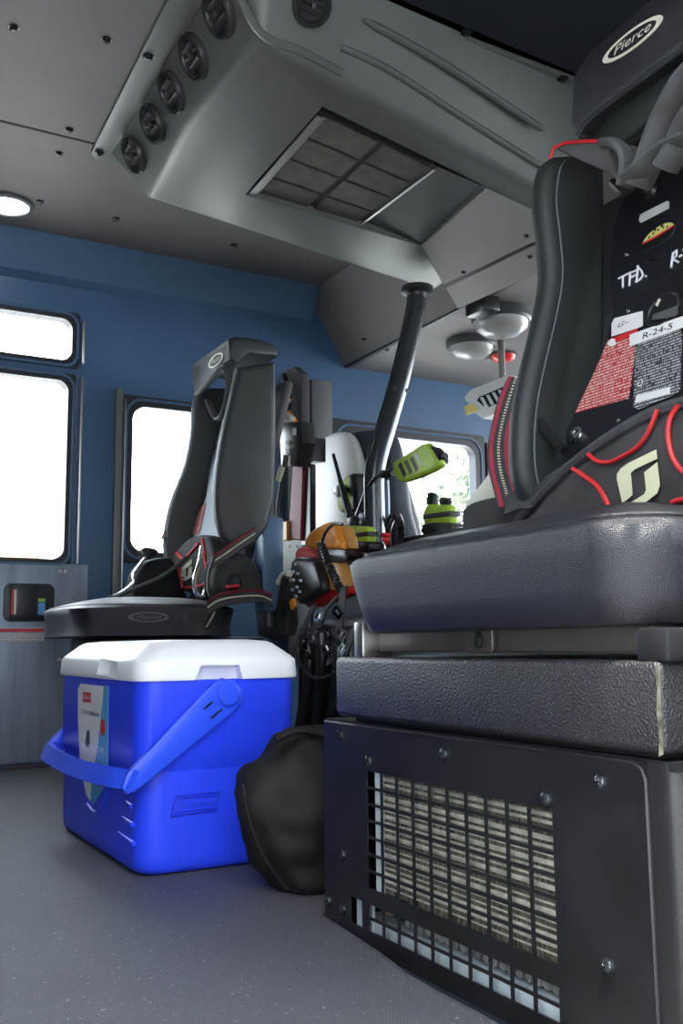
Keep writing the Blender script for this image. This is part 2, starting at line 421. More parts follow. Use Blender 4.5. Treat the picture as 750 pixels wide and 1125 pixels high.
# ---- far wall with openings (crew window, front door window, vent strip) and the door opening
WX = [-0.75, 0.10, 0.80, 0.915, 1.34, 1.70, 2.33, 2.385, 2.44, 3.2]
WZ = [0, 0.62, 0.640, 1.00, 1.135, 1.143, 1.50, 1.75]
def wh(i, j):
    xm = (WX[i]+WX[i+1])/2; zm = (WZ[j]+WZ[j+1])/2
    if 0.10 < xm < 0.80 and zm < 1.50: return True
    if 0.915 < xm < 1.34 and 0.640 < zm < 1.143: return True
    if 1.70 < xm < 2.33 and 0.62 < zm < 1.135: return True
    if 2.385 < xm < 2.44 and 0.62 < zm < 1.135: return True
    return False
wall = struct(mk('wall_far', holes(WX, WZ, wh, fXZ, (0, 0.05, 0)), 'wall', ang=0), 'slate blue cab side wall with windows, bluer for flare')
def win(name, x0, x1, z0, z1, r, fw, parent=None, off=0.012, trim='gasket', label=None):
    n = 6; out = rrect(x0-fw, x1+fw, z0-fw, z1+fw, 0.012, n); inn = rrect(x0+0.012, x1-0.012, z0+0.012, z1-0.012, r, n)
    fr = mk('window_frame' if parent else name, ring(out, inn, lambda a, b: Vector((a, YW-off, b)), (0, off+0.03, 0)), trim, parent)
    if not parent: struct(fr, label)
    pts = [Vector((a, YW+0.018, b)) for a, b in rrect(x0, x1, z0, z1, r, n)]
    mk('pane', prism(pts, (0, 0.005, 0)), 'glass', fr, ang=0)
    mk('frame_rim', tube([Vector((a, YW-off, b)) for a, b in rrect(x0-fw*0.5, x1+fw*0.5, z0-fw*0.5, z1+fw*0.5, r+fw*0.5, n)], 0.005, 6, True), 'wall_trim', fr)
    return fr
win('window_1', 0.915, 1.34, 0.640, 1.143, 0.045, 0.022, label='fixed crew window behind the far seat')
win('window_2', 1.70, 2.33, 0.62, 1.135, 0.05, 0.035, label='front door window beyond the grab pole')
win('window_3', 2.385, 2.44, 0.62, 1.135, 0.02, 0.012, label='narrow vent window beside the front door window')
# ---- crew door
dX = [0.102, 0.16, 0.742, 0.798]; dZ = [0.0005, 0.604, 1.205, 1.232, 1.405, 1.498]
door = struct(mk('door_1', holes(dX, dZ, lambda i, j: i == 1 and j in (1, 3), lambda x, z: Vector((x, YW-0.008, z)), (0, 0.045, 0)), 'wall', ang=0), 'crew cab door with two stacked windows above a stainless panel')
win('', 0.16, 0.735, 1.24, 1.400, 0.035, 0.012, door, off=0.016)
win('', 0.16, 0.727, 0.607, 1.197, 0.035, 0.012, door, off=0.016)
mk('edge_light_strip', boxb((0.752, YW-0.03, 0.605), (0.760, YW-0.008, 1.20), 0.002), 'alu', door)  # pale strips, here and next line, stand for light along the pane edges
mk('edge_light_strip', boxb((0.752, YW-0.03, 1.245), (0.760, YW-0.008, 1.385), 0.002), 'alu', door)
mk('steel_panel', boxb((0.12, YW-0.020, 0.012), (0.790, YW-0.008, 0.604), 0.003), 'steel', door)
hx0, hz1 = P(3, 641, Y=YW).x, P(3, 641, Y=YW).z; hx1, hz0 = P(57, 683, Y=YW).x, P(57, 683, Y=YW).z
hb = mk('handle_pocket', prism([Vector((a, YW-0.020, b)) for a, b in rrect(hx0, hx1, hz0, hz1, 0.022, 5)], (0, -0.006, 0), 0.002), 'gasket', door)
mk('handle_lever', obox((hx0+0.055, YW-0.036, (hz0+hz1)/2), (1, 0, 0), (0, 0, 1), (0, 1, 0), 0.075, 0.10, 0.012, 0.006), 'radio_black', hb)
mk('label_stripe', boxb((hx0+0.018, YW-0.044, hz0+0.02), (hx0+0.023, YW-0.042, hz1-0.02)), 'red_pipe', hb)
mk('label_stripe', boxb((hx0+0.100, YW-0.030, hz0+0.06), (hx0+0.120, YW-0.026, hz1-0.045)), 'lime', hb)
mk('label_stripe', boxb((hx0+0.100, YW-0.030, hz0+0.02), (hx0+0.120, YW-0.026, hz0+0.058)), 'sticker_blue', hb)
mk('label_stripe', boxb((hx0+0.026, YW-0.044, hz0+0.02), (hx0+0.033, YW-0.042, hz1-0.02)), 'cream', hb)
a, b = P(0, 690, Y=YW), P(46, 705, Y=YW)
mk('notice_plate', boxb((a.x-0.1, YW-0.023, b.z), (b.x, YW-0.019, a.z)), 'print_plate', door)
mk('notice_stripe', boxb((a.x-0.1, YW-0.025, a.z-0.012), (b.x, YW-0.0225, a.z-0.002)), 'sticker_red', door)
for px, py in ((66, 628), (72, 628), (65, 725)):
    q = P(px, py, Y=YW-0.02); screw('door_screw', q, (0, -1, 0), 0.005, door, 'alu')
# ---- pillar trim between door and crew window
mk('pillar_strip', boxb((0.868, YW-0.022, 0.02), (0.893, YW+0.0, 1.18), 0.004), 'pillar_paint', wall)
mk('pillar_edge', boxb((0.895, YW-0.026, 0.02), (0.900, YW+0.0, 1.15), 0.001), 'alu', wall)
mk('pillar_cover', boxb((1.575, YW-0.035, 0.3), (1.66, YW, 1.30), 0.006), 'pillar_paint', wall)
mk('pillar_cover', boxb((1.48, YW-0.03, 0.3), (1.57, YW, 1.30), 0.006), 'pillar_paint', wall)
# header above the door and windows
struct(mk('trim_1', prism([(-0.75, YW, 1.50), (-0.75, YW-0.03, 1.52), (-0.75, YW-0.10, 1.628), (-0.75, YW, 1.628)], (2.33, 0, 0)), 'wall_trim', ang=0), 'sloping header trim between far wall and ceiling')
# ---- ceiling
ce = struct(mk('ceiling', boxb((-0.75, 0.40, ZC+0.004), (1.58, YW+0.03, ZC+0.03)), 'gasket', ang=0), 'grey cab ceiling of screwed panels')
mk('ceiling_panel', boxb((-0.75, 1.60, ZC-0.004), (1.578, 2.322, ZC+0.004), 0.002, 1), 'ceiling', ce)
mk('ceiling_panel', boxb((-0.75, 0.40, ZC-0.004), (1.578, 1.595, ZC+0.004), 0.002, 1), 'gasket', ce)
mk('ceiling_panel', boxb((-0.75, 2.329, ZC-0.004), (1.578, YW, ZC+0.004), 0.002, 1), 'ceiling', ce)
mk('sloped_panel', prism([(1.58, 0.4, ZC), (1.735, 0.4, 1.376), (1.75, 0.4, 1.376), (1.75, 0.4, ZC)], (0, YW-0.4, 0)), 'ceiling_front', ce, ang=0)
mk('front_panel', boxb((1.745, 0.40, 1.372), (3.2, YW, 1.39)), 'ceiling_front', ce, ang=0)
mk('seam_strip', boxb((1.728, 0.40, 1.368), (1.748, YW, 1.376), 0.002, 1), 'gasket', ce)
for px, py in ((117, 43), (76, 142), (65, 168), (44, 221), (127, 240), (257, 269), (15, 30)):
    screw('ceiling_screw', P(px, py, Z=ZC-0.004), (0, 0, -1), 0.009, ce)
for px, py in ((425, 384), (400, 372)):
    screw('ceiling_screw', P(px, py, Z=1.372), (0, 0, -1), 0.007, ce)
# ---- unseen enclosing walls (rear, near side around the open door, front below the windscreen)
struct(mk('wall_rear', boxb((-0.80, 0.40, 0), (-0.75, YW, 1.65)), 'ceiling_dark', ang=0), 'dark rear cab wall')
NX = [-0.75, -0.45, 0.62, 0.95, 1.45, 1.80, 2.60, 3.2]; NZ = [0, 0.62, 1.15, 1.52, 1.65]
def nh(i, j):
    xm = (NX[i]+NX[i+1])/2; zm = (NZ[j]+NZ[j+1])/2
    return (-0.45 < xm < 0.62 and zm < 1.52) or (0.95 < xm < 1.45 and 0.62 < zm < 1.15) or (1.8 < xm < 2.6 and 0.62 < zm < 1.15)
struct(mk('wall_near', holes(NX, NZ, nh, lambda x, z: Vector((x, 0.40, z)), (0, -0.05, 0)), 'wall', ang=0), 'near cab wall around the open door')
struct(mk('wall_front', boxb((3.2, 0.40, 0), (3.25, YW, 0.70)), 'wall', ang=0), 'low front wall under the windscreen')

# ================================================================== OVERHEAD CONSOLE
CO, CN = V(0.70, 2.0, 1.48), V(0.13, 0, 1).normalized()
cb = lambda x, y, d=0.0: PP(x, y, CO+CN*d, CN)
con = thing('overhead_console', 'moulded grey-green overhead air unit with round vents and a filter opening', 'air unit', (1.1, 1.95, ZC-0.004))
F0 = cb(165, 219)
N1, E0 = cb(585, 207), cb(476, 321)
T0, Tm, T1 = V(0.640, 2.335, ZC-0.006), V(0.640, 1.93, ZC-0.006), V(0.645, 1.53, ZC-0.006)
VO = T0; VN = (F0-T0).cross(Tm-T0).normalized()
if VN.x > 0: VN = -VN
Fm, F1 = PP(205, 137, VO, VN), PP(283, 42, VO, VN)
NE = N1 + (N1-F1).normalized()*0.10
G1, G2 = V(0.70, 1.475, ZC-0.006), V(NE.x+0.02, 1.53, ZC-0.006)
FE = V(E0.x, 2.33, ZC-0.006)
hTL, hBL, hBR, hTR = cb(354, 117), cb(269, 214), cb(462, 270), cb(532, 204)
bm = B(); vv = {k: bm.verts.new(p) for k, p in dict(F0=F0, Fm=Fm, F1=F1, E0=E0, NE=NE, T0=T0, Tm=Tm, T1=T1, G1=G1, G2=G2, FE=FE, a=hTL, b=hBL, c=hBR, d=hTR).items()}
def face(*k): return bm.faces.new([vv[i] for i in k])
face('T0', 'Tm', 'Fm', 'F0'); face('Tm', 'T1', 'F1', 'Fm'); face('T1', 'G1', 'F1'); face('G1', 'G2', 'NE', 'F1'); face('T0', 'F0', 'E0', 'FE'); face('E0', 'NE', 'G2', 'FE')
face('F0', 'Fm', 'a', 'b'); face('Fm', 'F1', 'a'); face('F1', 'NE', 'd', 'a'); face('NE', 'E0', 'c', 'd'); face('E0', 'F0', 'b', 'c')
# recess walls
filt_d = 0.035
up = {k: bm.verts.new(vv[k].co+CN*filt_d) for k in 'abcd'}
for p, q in (('a', 'b'), ('b', 'c'), ('c', 'd'), ('d', 'a')): bm.faces.new((vv[p], vv[q], up[q], up[p]))
bm.edges.ensure_lookup_table(); rm(bm)
ek = [('F0', 'Fm'), ('Fm', 'F1'), ('F1', 'NE'), ('F0', 'E0'), ('T1', 'F1'), ('F1', 'G1'), ('E0', 'NE')]
es = [e for e in bm.edges if any({vv[p], vv[q]} == set(e.verts) for p, q in ek)]
bmesh.ops.bevel(bm, geom=es, offset=0.016, segments=3, profile=0.5, affect='EDGES')
mk('shell', bm, 'console', con, 30)
# flanges against the ceiling
fa, fb, fc, fd = P(100, 164, Z=ZC-0.004), P(181, 0, Z=ZC-0.004), P(209, 0, Z=ZC-0.004), P(124, 160, Z=ZC-0.004)
ext = lambda p, q, s: q+(q-p).normalized()*s
fl1 = mk('flange', prism([fa, ext(fa, fb, 0.25), ext(fd, fc, 0.25), fd+V(0.02, 0, 0), P(131, 176, Z=ZC-0.004), P(104, 171, Z=ZC-0.004)], (0, 0, -0.012), 0.003), 'console', con)
for px, py in ((163, 62), (109, 167)): screw('flange_screw', P(px, py, Z=ZC-0.017), (0, 0, -1), 0.010, fl1)
ga, gb, gc, gd = P(412, 0, Z=ZC-0.004), P(628, 82, Z=ZC-0.004), P(622, 95, Z=ZC-0.004), P(446, 0, Z=ZC-0.004)
fl2 = mk('flange', prism([ext(gb, ga, 0.2), ext(ga, gb, 0.3), ext(gd, gc, 0.3)+V(0, 0.03, 0), ext(gc, gd, 0.2)+V(0, 0.03, 0)], (0, 0, -0.012), 0.003), 'console', con)
for px, py in ((512, 35), (618, 86)): screw('flange_screw', P(px, py, Z=ZC-0.017), (0, 0, -1), 0.010, fl2)
# mouldings on the near side face
NO, NN = F1, (NE-F1).cross(G1-F1).normalized()
if NN.y > 0: NN = -NN
nf = lambda x, y, d=0.0: PP(x, y, NO+NN*d, NN)
mk('moulding_rib', tube(sm([nf(400, 22), nf(480, 66), nf(560, 118), nf(597, 143)], 5), [0.004]*1+[0.008]*14+[0.003], 8), 'console', con)
mk('moulding_rib', tube(sm([nf(375, 52), nf(430, 78), nf(510, 130), nf(600, 186)], 5), 0.007, 8), 'console', con)
mk('moulding_rib', tube(sm([nf(262, -4), nf(288, 38), nf(330, 56), nf(375, 80)], 5), 0.008, 8), 'console', con)
# round vents
def vent(o, n, R, name='louver_vent'):
    o = Vector(o); n = Vector(n).normalized()
    rg = mk(name, lathe(o, n, [(R, 0), (R, 0.006), (R*0.95, 0.011), (R*0.90, 0.011), (R*0.88, 0.007), (R*0.84, 0.012), (R*0.80, 0.012), (R*0.77, 0.007), (R*0.73, 0.010), (R*0.68, 0.006), (R*0.66, -0.004), (0, -0.004)], 32), 'vent_plastic', con, 50)
    u = Vector((0, 0, 1)); u = (u-n*u.dot(n)).normalized(); v = n.cross(u)
    mk('opening', lathe(o, n, [(R*0.60, -0.003), (R*0.60, 0.002), (0, 0.002)], 24), 'black_hole', rg)
    for k in (-0.3, 0.05, 0.4):
        L = 2*R*0.6*sqrt(max(0.05, 1-(k/0.62)**2))
        mk('slat', obox(o+n*0.006+u*R*k, v, (u*0.6+n*0.8), (n*0.6-u*0.8), L, 0.014, 0.003, 0.001, 1), 'vent_plastic', rg)
    mk('tab', obox(o+n*0.012, v, u, n, R*0.22, R*0.3, 0.012, 0.003), 'vent_plastic', rg)
    return rg
for px, py, r in ((148, 170, 0.047), (169, 136, 0.047), (190, 101, 0.047), (214, 62, 0.048), (242, 14, 0.049)):
    vent(PP(px, py, VO+VN*0.001, VN), VN, r)
vent(nf(342, 6, 0.002), NN, 0.040)
# filter: frame and eight quilted cells
f1, f2, f3, f4 = cb(352, 121, 0.022), cb(274, 211, 0.022), cb(392, 247, 0.022), cb(478, 182, 0.022)
lerp2 = lambda s, t: (f1.lerp(f4, s)).lerp(f2.lerp(f3, s), t)
ff = mk('filter_tray', prism([f1, f2, f3, f4], CN*0.01), 'filter_frame', con, ang=0)
for i in range(2):
    for j in range(4):
        s0, s1 = (0.06, 0.50) if i == 0 else (0.545, 0.965); t0, t1 = 0.02+j*0.245, 0.02+j*0.245+0.222
        q = [lerp2(s0, t0), lerp2(s1, t0), lerp2(s1, t1), lerp2(s0, t1)]
        mk('filter_cell', prism([p for p in q], -CN*0.006, 0.004, 2), 'filter', ff)
g = lambda s, t, d: lerp2(s, t)-CN*d
for s0, s1, d in ((-0.02, 0.022, 0.012), (0.028, 0.045, 0.010)):
    mk('filter_rail', prism([g(s0, 0, d), g(s1, 0, d), g(s1, 1, d), g(s0, 1, d)], -CN*0.004), 'alu', ff, ang=0)
mk('filter_rail', prism([g(0.985, 0, 0.008), g(1.005, 0, 0.008), g(1.005, 1.02, 0.008), g(0.985, 1.02, 0.008)], -CN*0.004), 'alu', ff, ang=0)
mk('ramp_panel', prism([cb(480, 183, 0.022), cb(394, 249, 0.022), cb(460, 269, 0.004), cb(531, 205, 0.004)], CN*0.004), 'console_dark', con, ang=0)
# front end pieces
mk('end_panel', prism([cb(463, 269, -0.001), cb(533, 206, -0.001), cb(612, 242, -0.001), cb(600, 258, -0.001), cb(487, 312, -0.001)], -CN*0.004, 0.0015, 1), 'ceiling_front', con)
mk('end_strip', prism([cb(489, 315, -0.001), cb(602, 261, -0.001), cb(612, 290, 0.002), cb(503, 338, 0.002)], -CN*0.004, 0.0015, 1), 'ceiling_front', con)
for px, py in ((509, 299), (578, 259), (582, 282)): screw('end_screw', cb(px, py, -0.005), -CN, 0.006, con)
def carve(o, cutters):
    """cut real recesses into a part"""
    for c in cutters:
        rm(c); me = bpy.data.meshes.new('cut'); c.to_mesh(me); c.free(); co = bpy.data.objects.new('cut', me); COL.objects.link(co)
        md = o.modifiers.new('b', 'BOOLEAN'); md.operation = 'DIFFERENCE'; md.solver = 'EXACT'; md.object = co
        bpy.context.view_layer.update()
        dg = bpy.context.evaluated_depsgraph_get(); nm = bpy.data.meshes.new_from_object(o.evaluated_get(dg))
        o.modifiers.clear(); o.data = nm; bpy.data.objects.remove(co)
    o.data.set_sharp_from_angle(angle=radians(35))
# ================================================================== HEATER CABINET under the near seat
XP = 0.620
pq = lambda x, y, d=0.0: P(x, y, X=XP+d)
cab = thing('heater_cabinet', 'black steel heater box with a screwed grille panel under the near seat', 'heater', (0.85, 0.87, -0.012))
yL, zT = pq(355, 795).y, pq(357, 791).z
yR = pq(708, 850).y; yC = pq(741, 860).y
bm = B()
box(bm, (XP+0.004, yC, zT-0.006), (1.15, yL, zT+0.002))
box(bm, (XP+0.004, yL-0.004, -0.012), (1.15, yL, zT-0.006)); box(bm, (1.14, yC, -0.012), (1.15, yL-0.004, zT-0.006))
mk('cabinet_shell', bm, 'cabinet', cab, ang=0)
cf = rrect(XP+0.003, 1.14, yC, yR+0.02, 0.014, 5)
mk('cabinet_corner', loft([[(a, b, -0.012) for a, b in cf], [(a, b, zT) for a, b in cf]]), 'cabinet', cab)
# perforated front panel
yg0, yg1 = pq(403, 900).y, pq(609.5, 980).y; zg1, zg0 = pq(403, 847).z, pq(404, 975).z
ys = [yL-0.001]; nC, nR = 10, 7
zl0, zl1 = pq(408, 1024).z, pq(407, 994).z
ysq0, ysq1 = pq(384.5, 1000).y, pq(397.5, 1000).y
ys += [ysq0, ysq1]
pit = (yg0-yg1)/nC
for k in range(nC): ys += [yg0-k*pit-(0 if k == 0 else 0.0021), yg0-(k+1)*pit+(0.0021 if k < nC-1 else 0)]
ybr0, ybr1 = pq(619, 1110).y, pq(636, 1110).y
ys += [ybr0, ybr1, yR]
zs = [-0.012, zl0]
zh = (zl1-zl0)
zs += [zl0+zh*0.42, zl0+zh*0.53, zl1, zg0]
pz = (zg1-zg0)/nR
zs2 = []
for k in range(nR): zs2 += [zg0+k*pz+(0 if k == 0 else 0.0017), zg0+(k+1)*pz-(0.0017 if k < nR-1 else 0)]
zs = zs[:5]+zs2+[zT]
def ph(i, j):
    ym = (ys[i]+ys[i+1])/2; zm = (zs[j]+zs[j+1])/2
    col = next((k for k in range(nC) if yg0-(k+1)*pit+0.002 <= ym <= yg0-k*pit-0.002), None)
    bar = min(abs(ym-(yg0-k*pit)) for k in range(1, nC)) < 0.0022
    if ysq1 < ym < ysq0 and zl0 < zm < zl1: return True
    if ybr1 < ym < ybr0 and -0.012 < zm < zl0+zh*0.45: return False
    if not (yg1 < ym < yg0) or bar: return False
    if zl0 < zm < zl0+zh*0.42 or zl0+zh*0.53 < zm < zl1: return True
    if zg0 < zm < zg1 and min(abs(zm-(zg0+k*pz)) for k in range(1, nR)) > 0.0018: return True
    return False
front = mk('front_panel', holes(ys, zs, ph, lambda y, z: Vector((XP, y, z)), (0.002, 0, 0)), 'panel', cab, ang=0)
mk('panel_edge', tube([(XP+0.001, yR, -0.01), (XP+0.001, yR, zT-0.014), (XP+0.001, yR+0.004, zT-0.006), (XP+0.001, yR+0.014, zT-0.002), (XP+0.001, yL-0.004, zT-0.002)], 0.0022, 6), 'cabinet', front)
for px, py in ((374, 807), (405, 836), (488, 829), (600, 878), (660, 859), (376, 939), (361, 990), (377, 999), (668, 1062)):
    screw('panel_screw', pq(px, py), (-1, 0, 0), 0.0062, front, 'gunmetal')
# heater core behind the grille
core = mk('heater_core', boxb((XP+0.018, yg1-0.02, zg0-0.006), (XP+0.10, yg0-0.012, zg1+0.006)), 'coil', cab, ang=0)
for k in range(19):
    z = zg0+0.003+(zg1-zg0-0.004)*k/18
    mk('core_tube', tube([(XP+0.013, yg1-0.02, z), (XP+0.013, yg0-0.016, z)], (0.0012, 0.0019, 0.0027)[k % 3], 6), 'tube_metal', core)
bm = B()
for k in range(110):
    y = yg1-0.01+(yg0-yg1)*k/110
    box(bm, (XP+0.0125, y, zg0-0.004), (XP+0.020, y+0.0009, zg1+0.004))
o = mk('core_fins', bm, 'coil', core, ang=0); o['kind'] = 'stuff'
mk('core_bracket', boxb((XP+0.006, yg0-0.022, zg0-0.004), (XP+0.011, yg0-0.010, zg1+0.004)), 'tray', core, ang=0)
mk('drip_tray', boxb((XP+0.014, yg1-0.02, -0.008), (XP+0.05, yg0+0.05, zl0+zh*0.16), 0.002), 'tray', cab)
mk('tray_bracket', boxb((XP+0.012, ysq1-0.004, 0.0), (XP+0.016, ysq0+0.004, zl1+0.01)), 'tray', cab, ang=0)
mk('hose_grommet', tube([(XP+0.010, ysq1+0.002, zl1), (XP+0.010, ysq1+0.006, (zl0+zl1)/2), (XP+0.010, ysq1+0.002, zl0)], 0.004, 6), 'black_hole', cab)
for k in range(22):
    y = yg0-0.045-k*0.0135
    mk('fan_blade', obox((XP+0.034, y, zl1-zh*0.15), (0, 1, 0.35), (0, -0.35, 1), (1, 0, 0), 0.008, 0.035, 0.012, 0.001, 1), 'grey_fin', cab)
for k in range(2): mk('wire', tube([(XP+0.018, yg0-0.010-k*0.008, zl1), (XP+0.020, yg0-0.014-k*0.008, zl1-0.012)], 0.003, 6), 'brass', cab)
mk('cabinet_back', boxb((XP+0.11, yC+0.02, 0.0), (XP+0.115, yL-0.01, zT-0.01)), 'black_hole', cab, ang=0)

# ================================================================== NEAR SEAT
YI = 1.03           # inner face of the near seat's far bolster
ns = thing('crew_seat', 'black leather crew seat in the foreground on a textured steel riser', 'seat', (0.85, 0.83, 0.25))
XR = 0.612
rT, rB = P(400, 722, X=XR).z, zT+0.008
rl, rr = P(367.5, 740, X=XR).y, P(725, 760, X=XR).y
riser = mk('riser_box', boxb((XR, rr, rB), (1.12, rl, rT), 0.007, 3), 'powder', ns)
mk('riser_foot', boxb((XR+0.02, rr+0.02, zT+0.0025), (1.10, rl-0.02, rB+0.002)), 'black_hole', ns, ang=0)
mk('scuff_mark', prism([P(719.5, 731, X=XR-0.0004), P(724, 730, X=XR-0.0004), P(725.5, 750, X=XR-0.0004), P(726, 776, X=XR-0.0004), P(728, 800, X=XR-0.0004), P(728.5, 829, X=XR-0.0004), P(724, 831, X=XR-0.0004), P(724.5, 800, X=XR-0.0004), P(721.5, 785, X=XR-0.0004), P(722.5, 755, X=XR-0.0004), P(720.5, 742, X=XR-0.0004)], (-0.0006, 0, 0)), 'scuff', riser, ang=0)
# rails and brackets between riser and cushion
rz1 = P(420, 694, X=XR+0.03).z+0.012
mk('seat_rail', boxb((XR+0.03, rr+0.03, rT+0.006), (XR+0.06, rl-0.05, rz1), 0.003), 'rail', ns)
a, b = P(388, 694, X=XR+0.005), P(398, 717, X=XR+0.005)
mk('rail_end', boxb((XR+0.005, b.y, rT-0.001), (XR+0.05, a.y, a.z+0.012), 0.003), 'alu', ns)
a, b = P(513, 693, X=XR+0.028), P(545, 717, X=XR+0.028)
br = mk('bracket', prism([(XR+0.028, y, z) for y, z in rrect(b.y, a.y, b.z, a.z+0.01, 0.005, 3)], (-0.005, 0, 0), 0.001, 1), 'rail', ns)
q = P(526, 705, X=XR+0.022); screw('bracket_bolt', q, (-1, 0, 0), 0.0058, br, 'rail_black')
mk('bolt_slot', lathe(P(526, 697, X=XR+0.0225), (-1, 0, 0), [(0.004, 0), (0.004, 0.001), (0, 0.001)], 10), 'black_hole', br)
a, b = P(696, 690, X=XR+0.004), P(722, 722, X=XR+0.004)
mk('slide_block', boxb((XR+0.004, b.y-0.012, rT-0.001), (XR+0.26, a.y, a.z), 0.004), 'rail_black', ns)
mk('cushion_pan', boxb((XR+0.035, rr+0.04, rz1-0.002), (1.08, rl-0.06, rz1+0.03)), 'rail_black', ns, ang=0)
def cushion(name, x0, x1, y0, y1, z0, z1, r, parent, m='leather', binset=0.025):
    h = z1-z0; prof = [(binset+0.03, 0.0), (binset+0.006, 0.0), (binset-0.006, 0.03), (0.010, 0.30), (0.003, 0.62), (0.0, 0.80), (0.006, 0.86), (0.012, 0.885), (0.016, 0.875), (0.020, 0.91), (0.04, 1.0), (0.07, 1.09), (0.11, 1.16), (0.16, 1.20), (0.20, 1.21)]
    loops = []
    for ins, t in prof:
        loops.append([(a, b, z0+h*t) for a, b in rrect(x0+ins, x1-ins, y0+ins, y1-ins, max(0.012, r-ins*0.4), 8)])
    bm = loft(loops)
    c = mk(name, bm, m, parent, 60)
    for ins, t, rad, mm in ((0.0145, 0.895, 0.0030, m), (0.003, 0.80, 0.0012, 'thread')):
        mk('piping' if mm == m else 'stitching', tube([(a, b, z0+h*t) for a, b in rrect(x0+ins, x1-ins, y0+ins, y1-ins, r, 8)], rad, 5, True), mm, c)
    return c
XC = 0.590
cy1 = P(374, 628, X=XC+0.01).y; cy0 = P(700, 640, X=XC).y
cz0 = P(430, 695, X=XC+0.02).z; czs = P(470, 602, X=XC).z
cz1 = cz0+(czs-cz0)/0.88
cu = cushion('seat_cushion', XC, 1.02, cy0, cy1, cz0, cz1+0.004, 0.055, ns)
# backrest bolsters
def bolster(px_front, px_back, Y0, Y1, parent, bev=0.03, m='leather_side', stitch=True, side=-1):
    fr = sm([P(x, y, Y=Y0) for x, y in px_front], 4); bk = [P(x, y, Y=Y0) for x, y in px_back]
    pts = fr + bk[::-1]
    o = mk('side_bolster', prism(pts, (0, Y1-Y0, 0), bev, 4), m, parent, 50)
    if stitch:
        mk('stitching', tube([p+V(0.024, -0.001 if Y1 > Y0 else 0.001, 0) for p in fr[2:-2]], 0.0016, 5), 'thread', o)
    return o
nf_front = [(614, 168), (602, 180), (597, 215), (601, 255), (604, 300), (596, 348), (583, 402), (574, 450), (572, 500), (578, 535), (594, 560)]
nf_back = [(668, 165), (669, 300), (668, 420), (660, 500), (640, 560)]
bo = bolster(nf_front, nf_back, YI, YI+0.040, ns, 0.0195)
dy = -(2*(YI-0.83)+0.040)
o2 = bo.copy(); o2.data = bo.data; COL.objects.link(o2); o2.parent = ns; o2.matrix_parent_inverse = bo.matrix_parent_inverse.copy(); o2.location = (0, dy, 0)
# back panel behind the pack
PN = V(-1, 0, 0.316).normalized(); PO = V(0.93, 0.83, 0.62)
pp = lambda x, y, d=0.0: PP(x, y, PO+PN*d, PN)
bu, bv = V(0, 1, 0), V(0.301, 0, 0.953)
mk('back_panel', obox(PO-PN*0.14+bv*0.22+V(0, 0.06, 0), bu, bv, PN, 0.66, 0.70, 0.04, 0.01), 'leather', ns)
mk('back_post', obox(PO-PN*0.10+bv*0.24+V(0, 0.165, 0), bu, bv, PN, 0.025, 0.58, 0.03, 0.005), 'olive', ns)
# headrest
XH = 0.930
hp = [(624, 138), (627, 84), (646, 55), (712, -2), (760, -42), (830, -100), (830, -15), (750, 51), (690, 95), (654, 122), (634, 146)]
hd = mk('headrest', prism([P(x, y, X=XH) for x, y in hp], (0.13, 0, 0.01), 0.010, 3), 'leather', ns, 45)
mk('piping', tube([P(x, y, X=XH-0.001) for x, y in ((634, 149), (642, 136), (654, 125), (690, 98), (750, 54), (830, -12))], 0.0035, 6), 'leather_side', hd)
lp = [(640, 152), (655, 124), (750, 55), (830, -8), (830, 48), (750, 98), (684, 156)]
mk('lower_pad', prism([P(x, y, X=XH+0.03) for x, y in lp], (0.06, 0, 0.0), 0.006, 2), 'leather_side', hd)
def logo(name, c, u, v, L, H, parent, txt, m1='cream', m2='leather', th=0.001, tw=0.62, tilt=0.0):
    """oval badge: pale ring, dark centre, slanted name"""
    u, v = Vector(u).normalized(), Vector(v).normalized()
    if tilt: u, v = u*cos(tilt)+v*sin(tilt), v*cos(tilt)-u*sin(tilt)
    n = u.cross(v)
    el = lambda s, k, off: [Vector(c)+u*(L/2*s*cos(t))+v*(H/2*k*sin(t))+n*off for t in [2*pi*i/40 for i in range(40)]]
    o = mk(name, prism(el(1, 1, 0), n*th), m1, parent, ang=0)
    mk('badge_centre', prism(el(0.80, 0.74, th), n*th*0.5), m2, o, ang=0)
    text('badge_lettering', txt, m1, Vector(c)+n*th*1.5, u, v, H*0.42, th*0.6, 0.35, o, width=L*tw)
    return o
lc = P(694, 44, X=XH-0.0005); la, lb = P(661, 69, X=XH), P(727, 19, X=XH)
logo('badge', lc, (0, -1, 0), (0, 0, 1), la.y-lb.y, 0.029, hd, 'Pierce')

# ================================================================== BREATHING PACK on the near seat
pk = thing('breathing_apparatus', 'black air pack harness with red piped lumbar pad on the near seat', 'air pack', (0.90, 0.86, 0.47))
po = [(700, 198), (680, 226), (672, 255), (669, 300), (672, 345), (660, 390), (640, 432), (621, 474), (621, 512), (700, 500), (840, 470), (840, 120), (760, 150), (735, 178)]
plate = mk('back_plate', prism([pp(x, y) for x, y in po], -PN*0.012, 0.002, 1), 'plate', pk)
def flat(name, px, m, parent, d=0.0, th=0.001): return mk(name, prism([pp(x, y, d) for x, y in px], PN*th), m, parent, ang=0)
flat('warning_label', [(632, 454), (655, 405), (668, 374), (700, 362), (693, 425), (690, 438)], 'print_red', plate)
flat('label_heading', [(668, 374), (700, 361), (699, 367), (677, 376)], 'sticker_red', plate, 0.0012)
flat('label_emblem', [(667, 378), (672, 372), (676, 373), (676, 379), (671, 381)], 'sticker_white', plate, 0.0014)
flat('name_tape', [(672, 356), (675, 350), (706, 342), (706, 358), (702, 360), (672, 370)], 'sticker_white', plate, 0.0016)
flat('number_tape', [(692, 368), (800, 330), (800, 342), (692, 381)], 'sticker_white', plate, 0.0025)
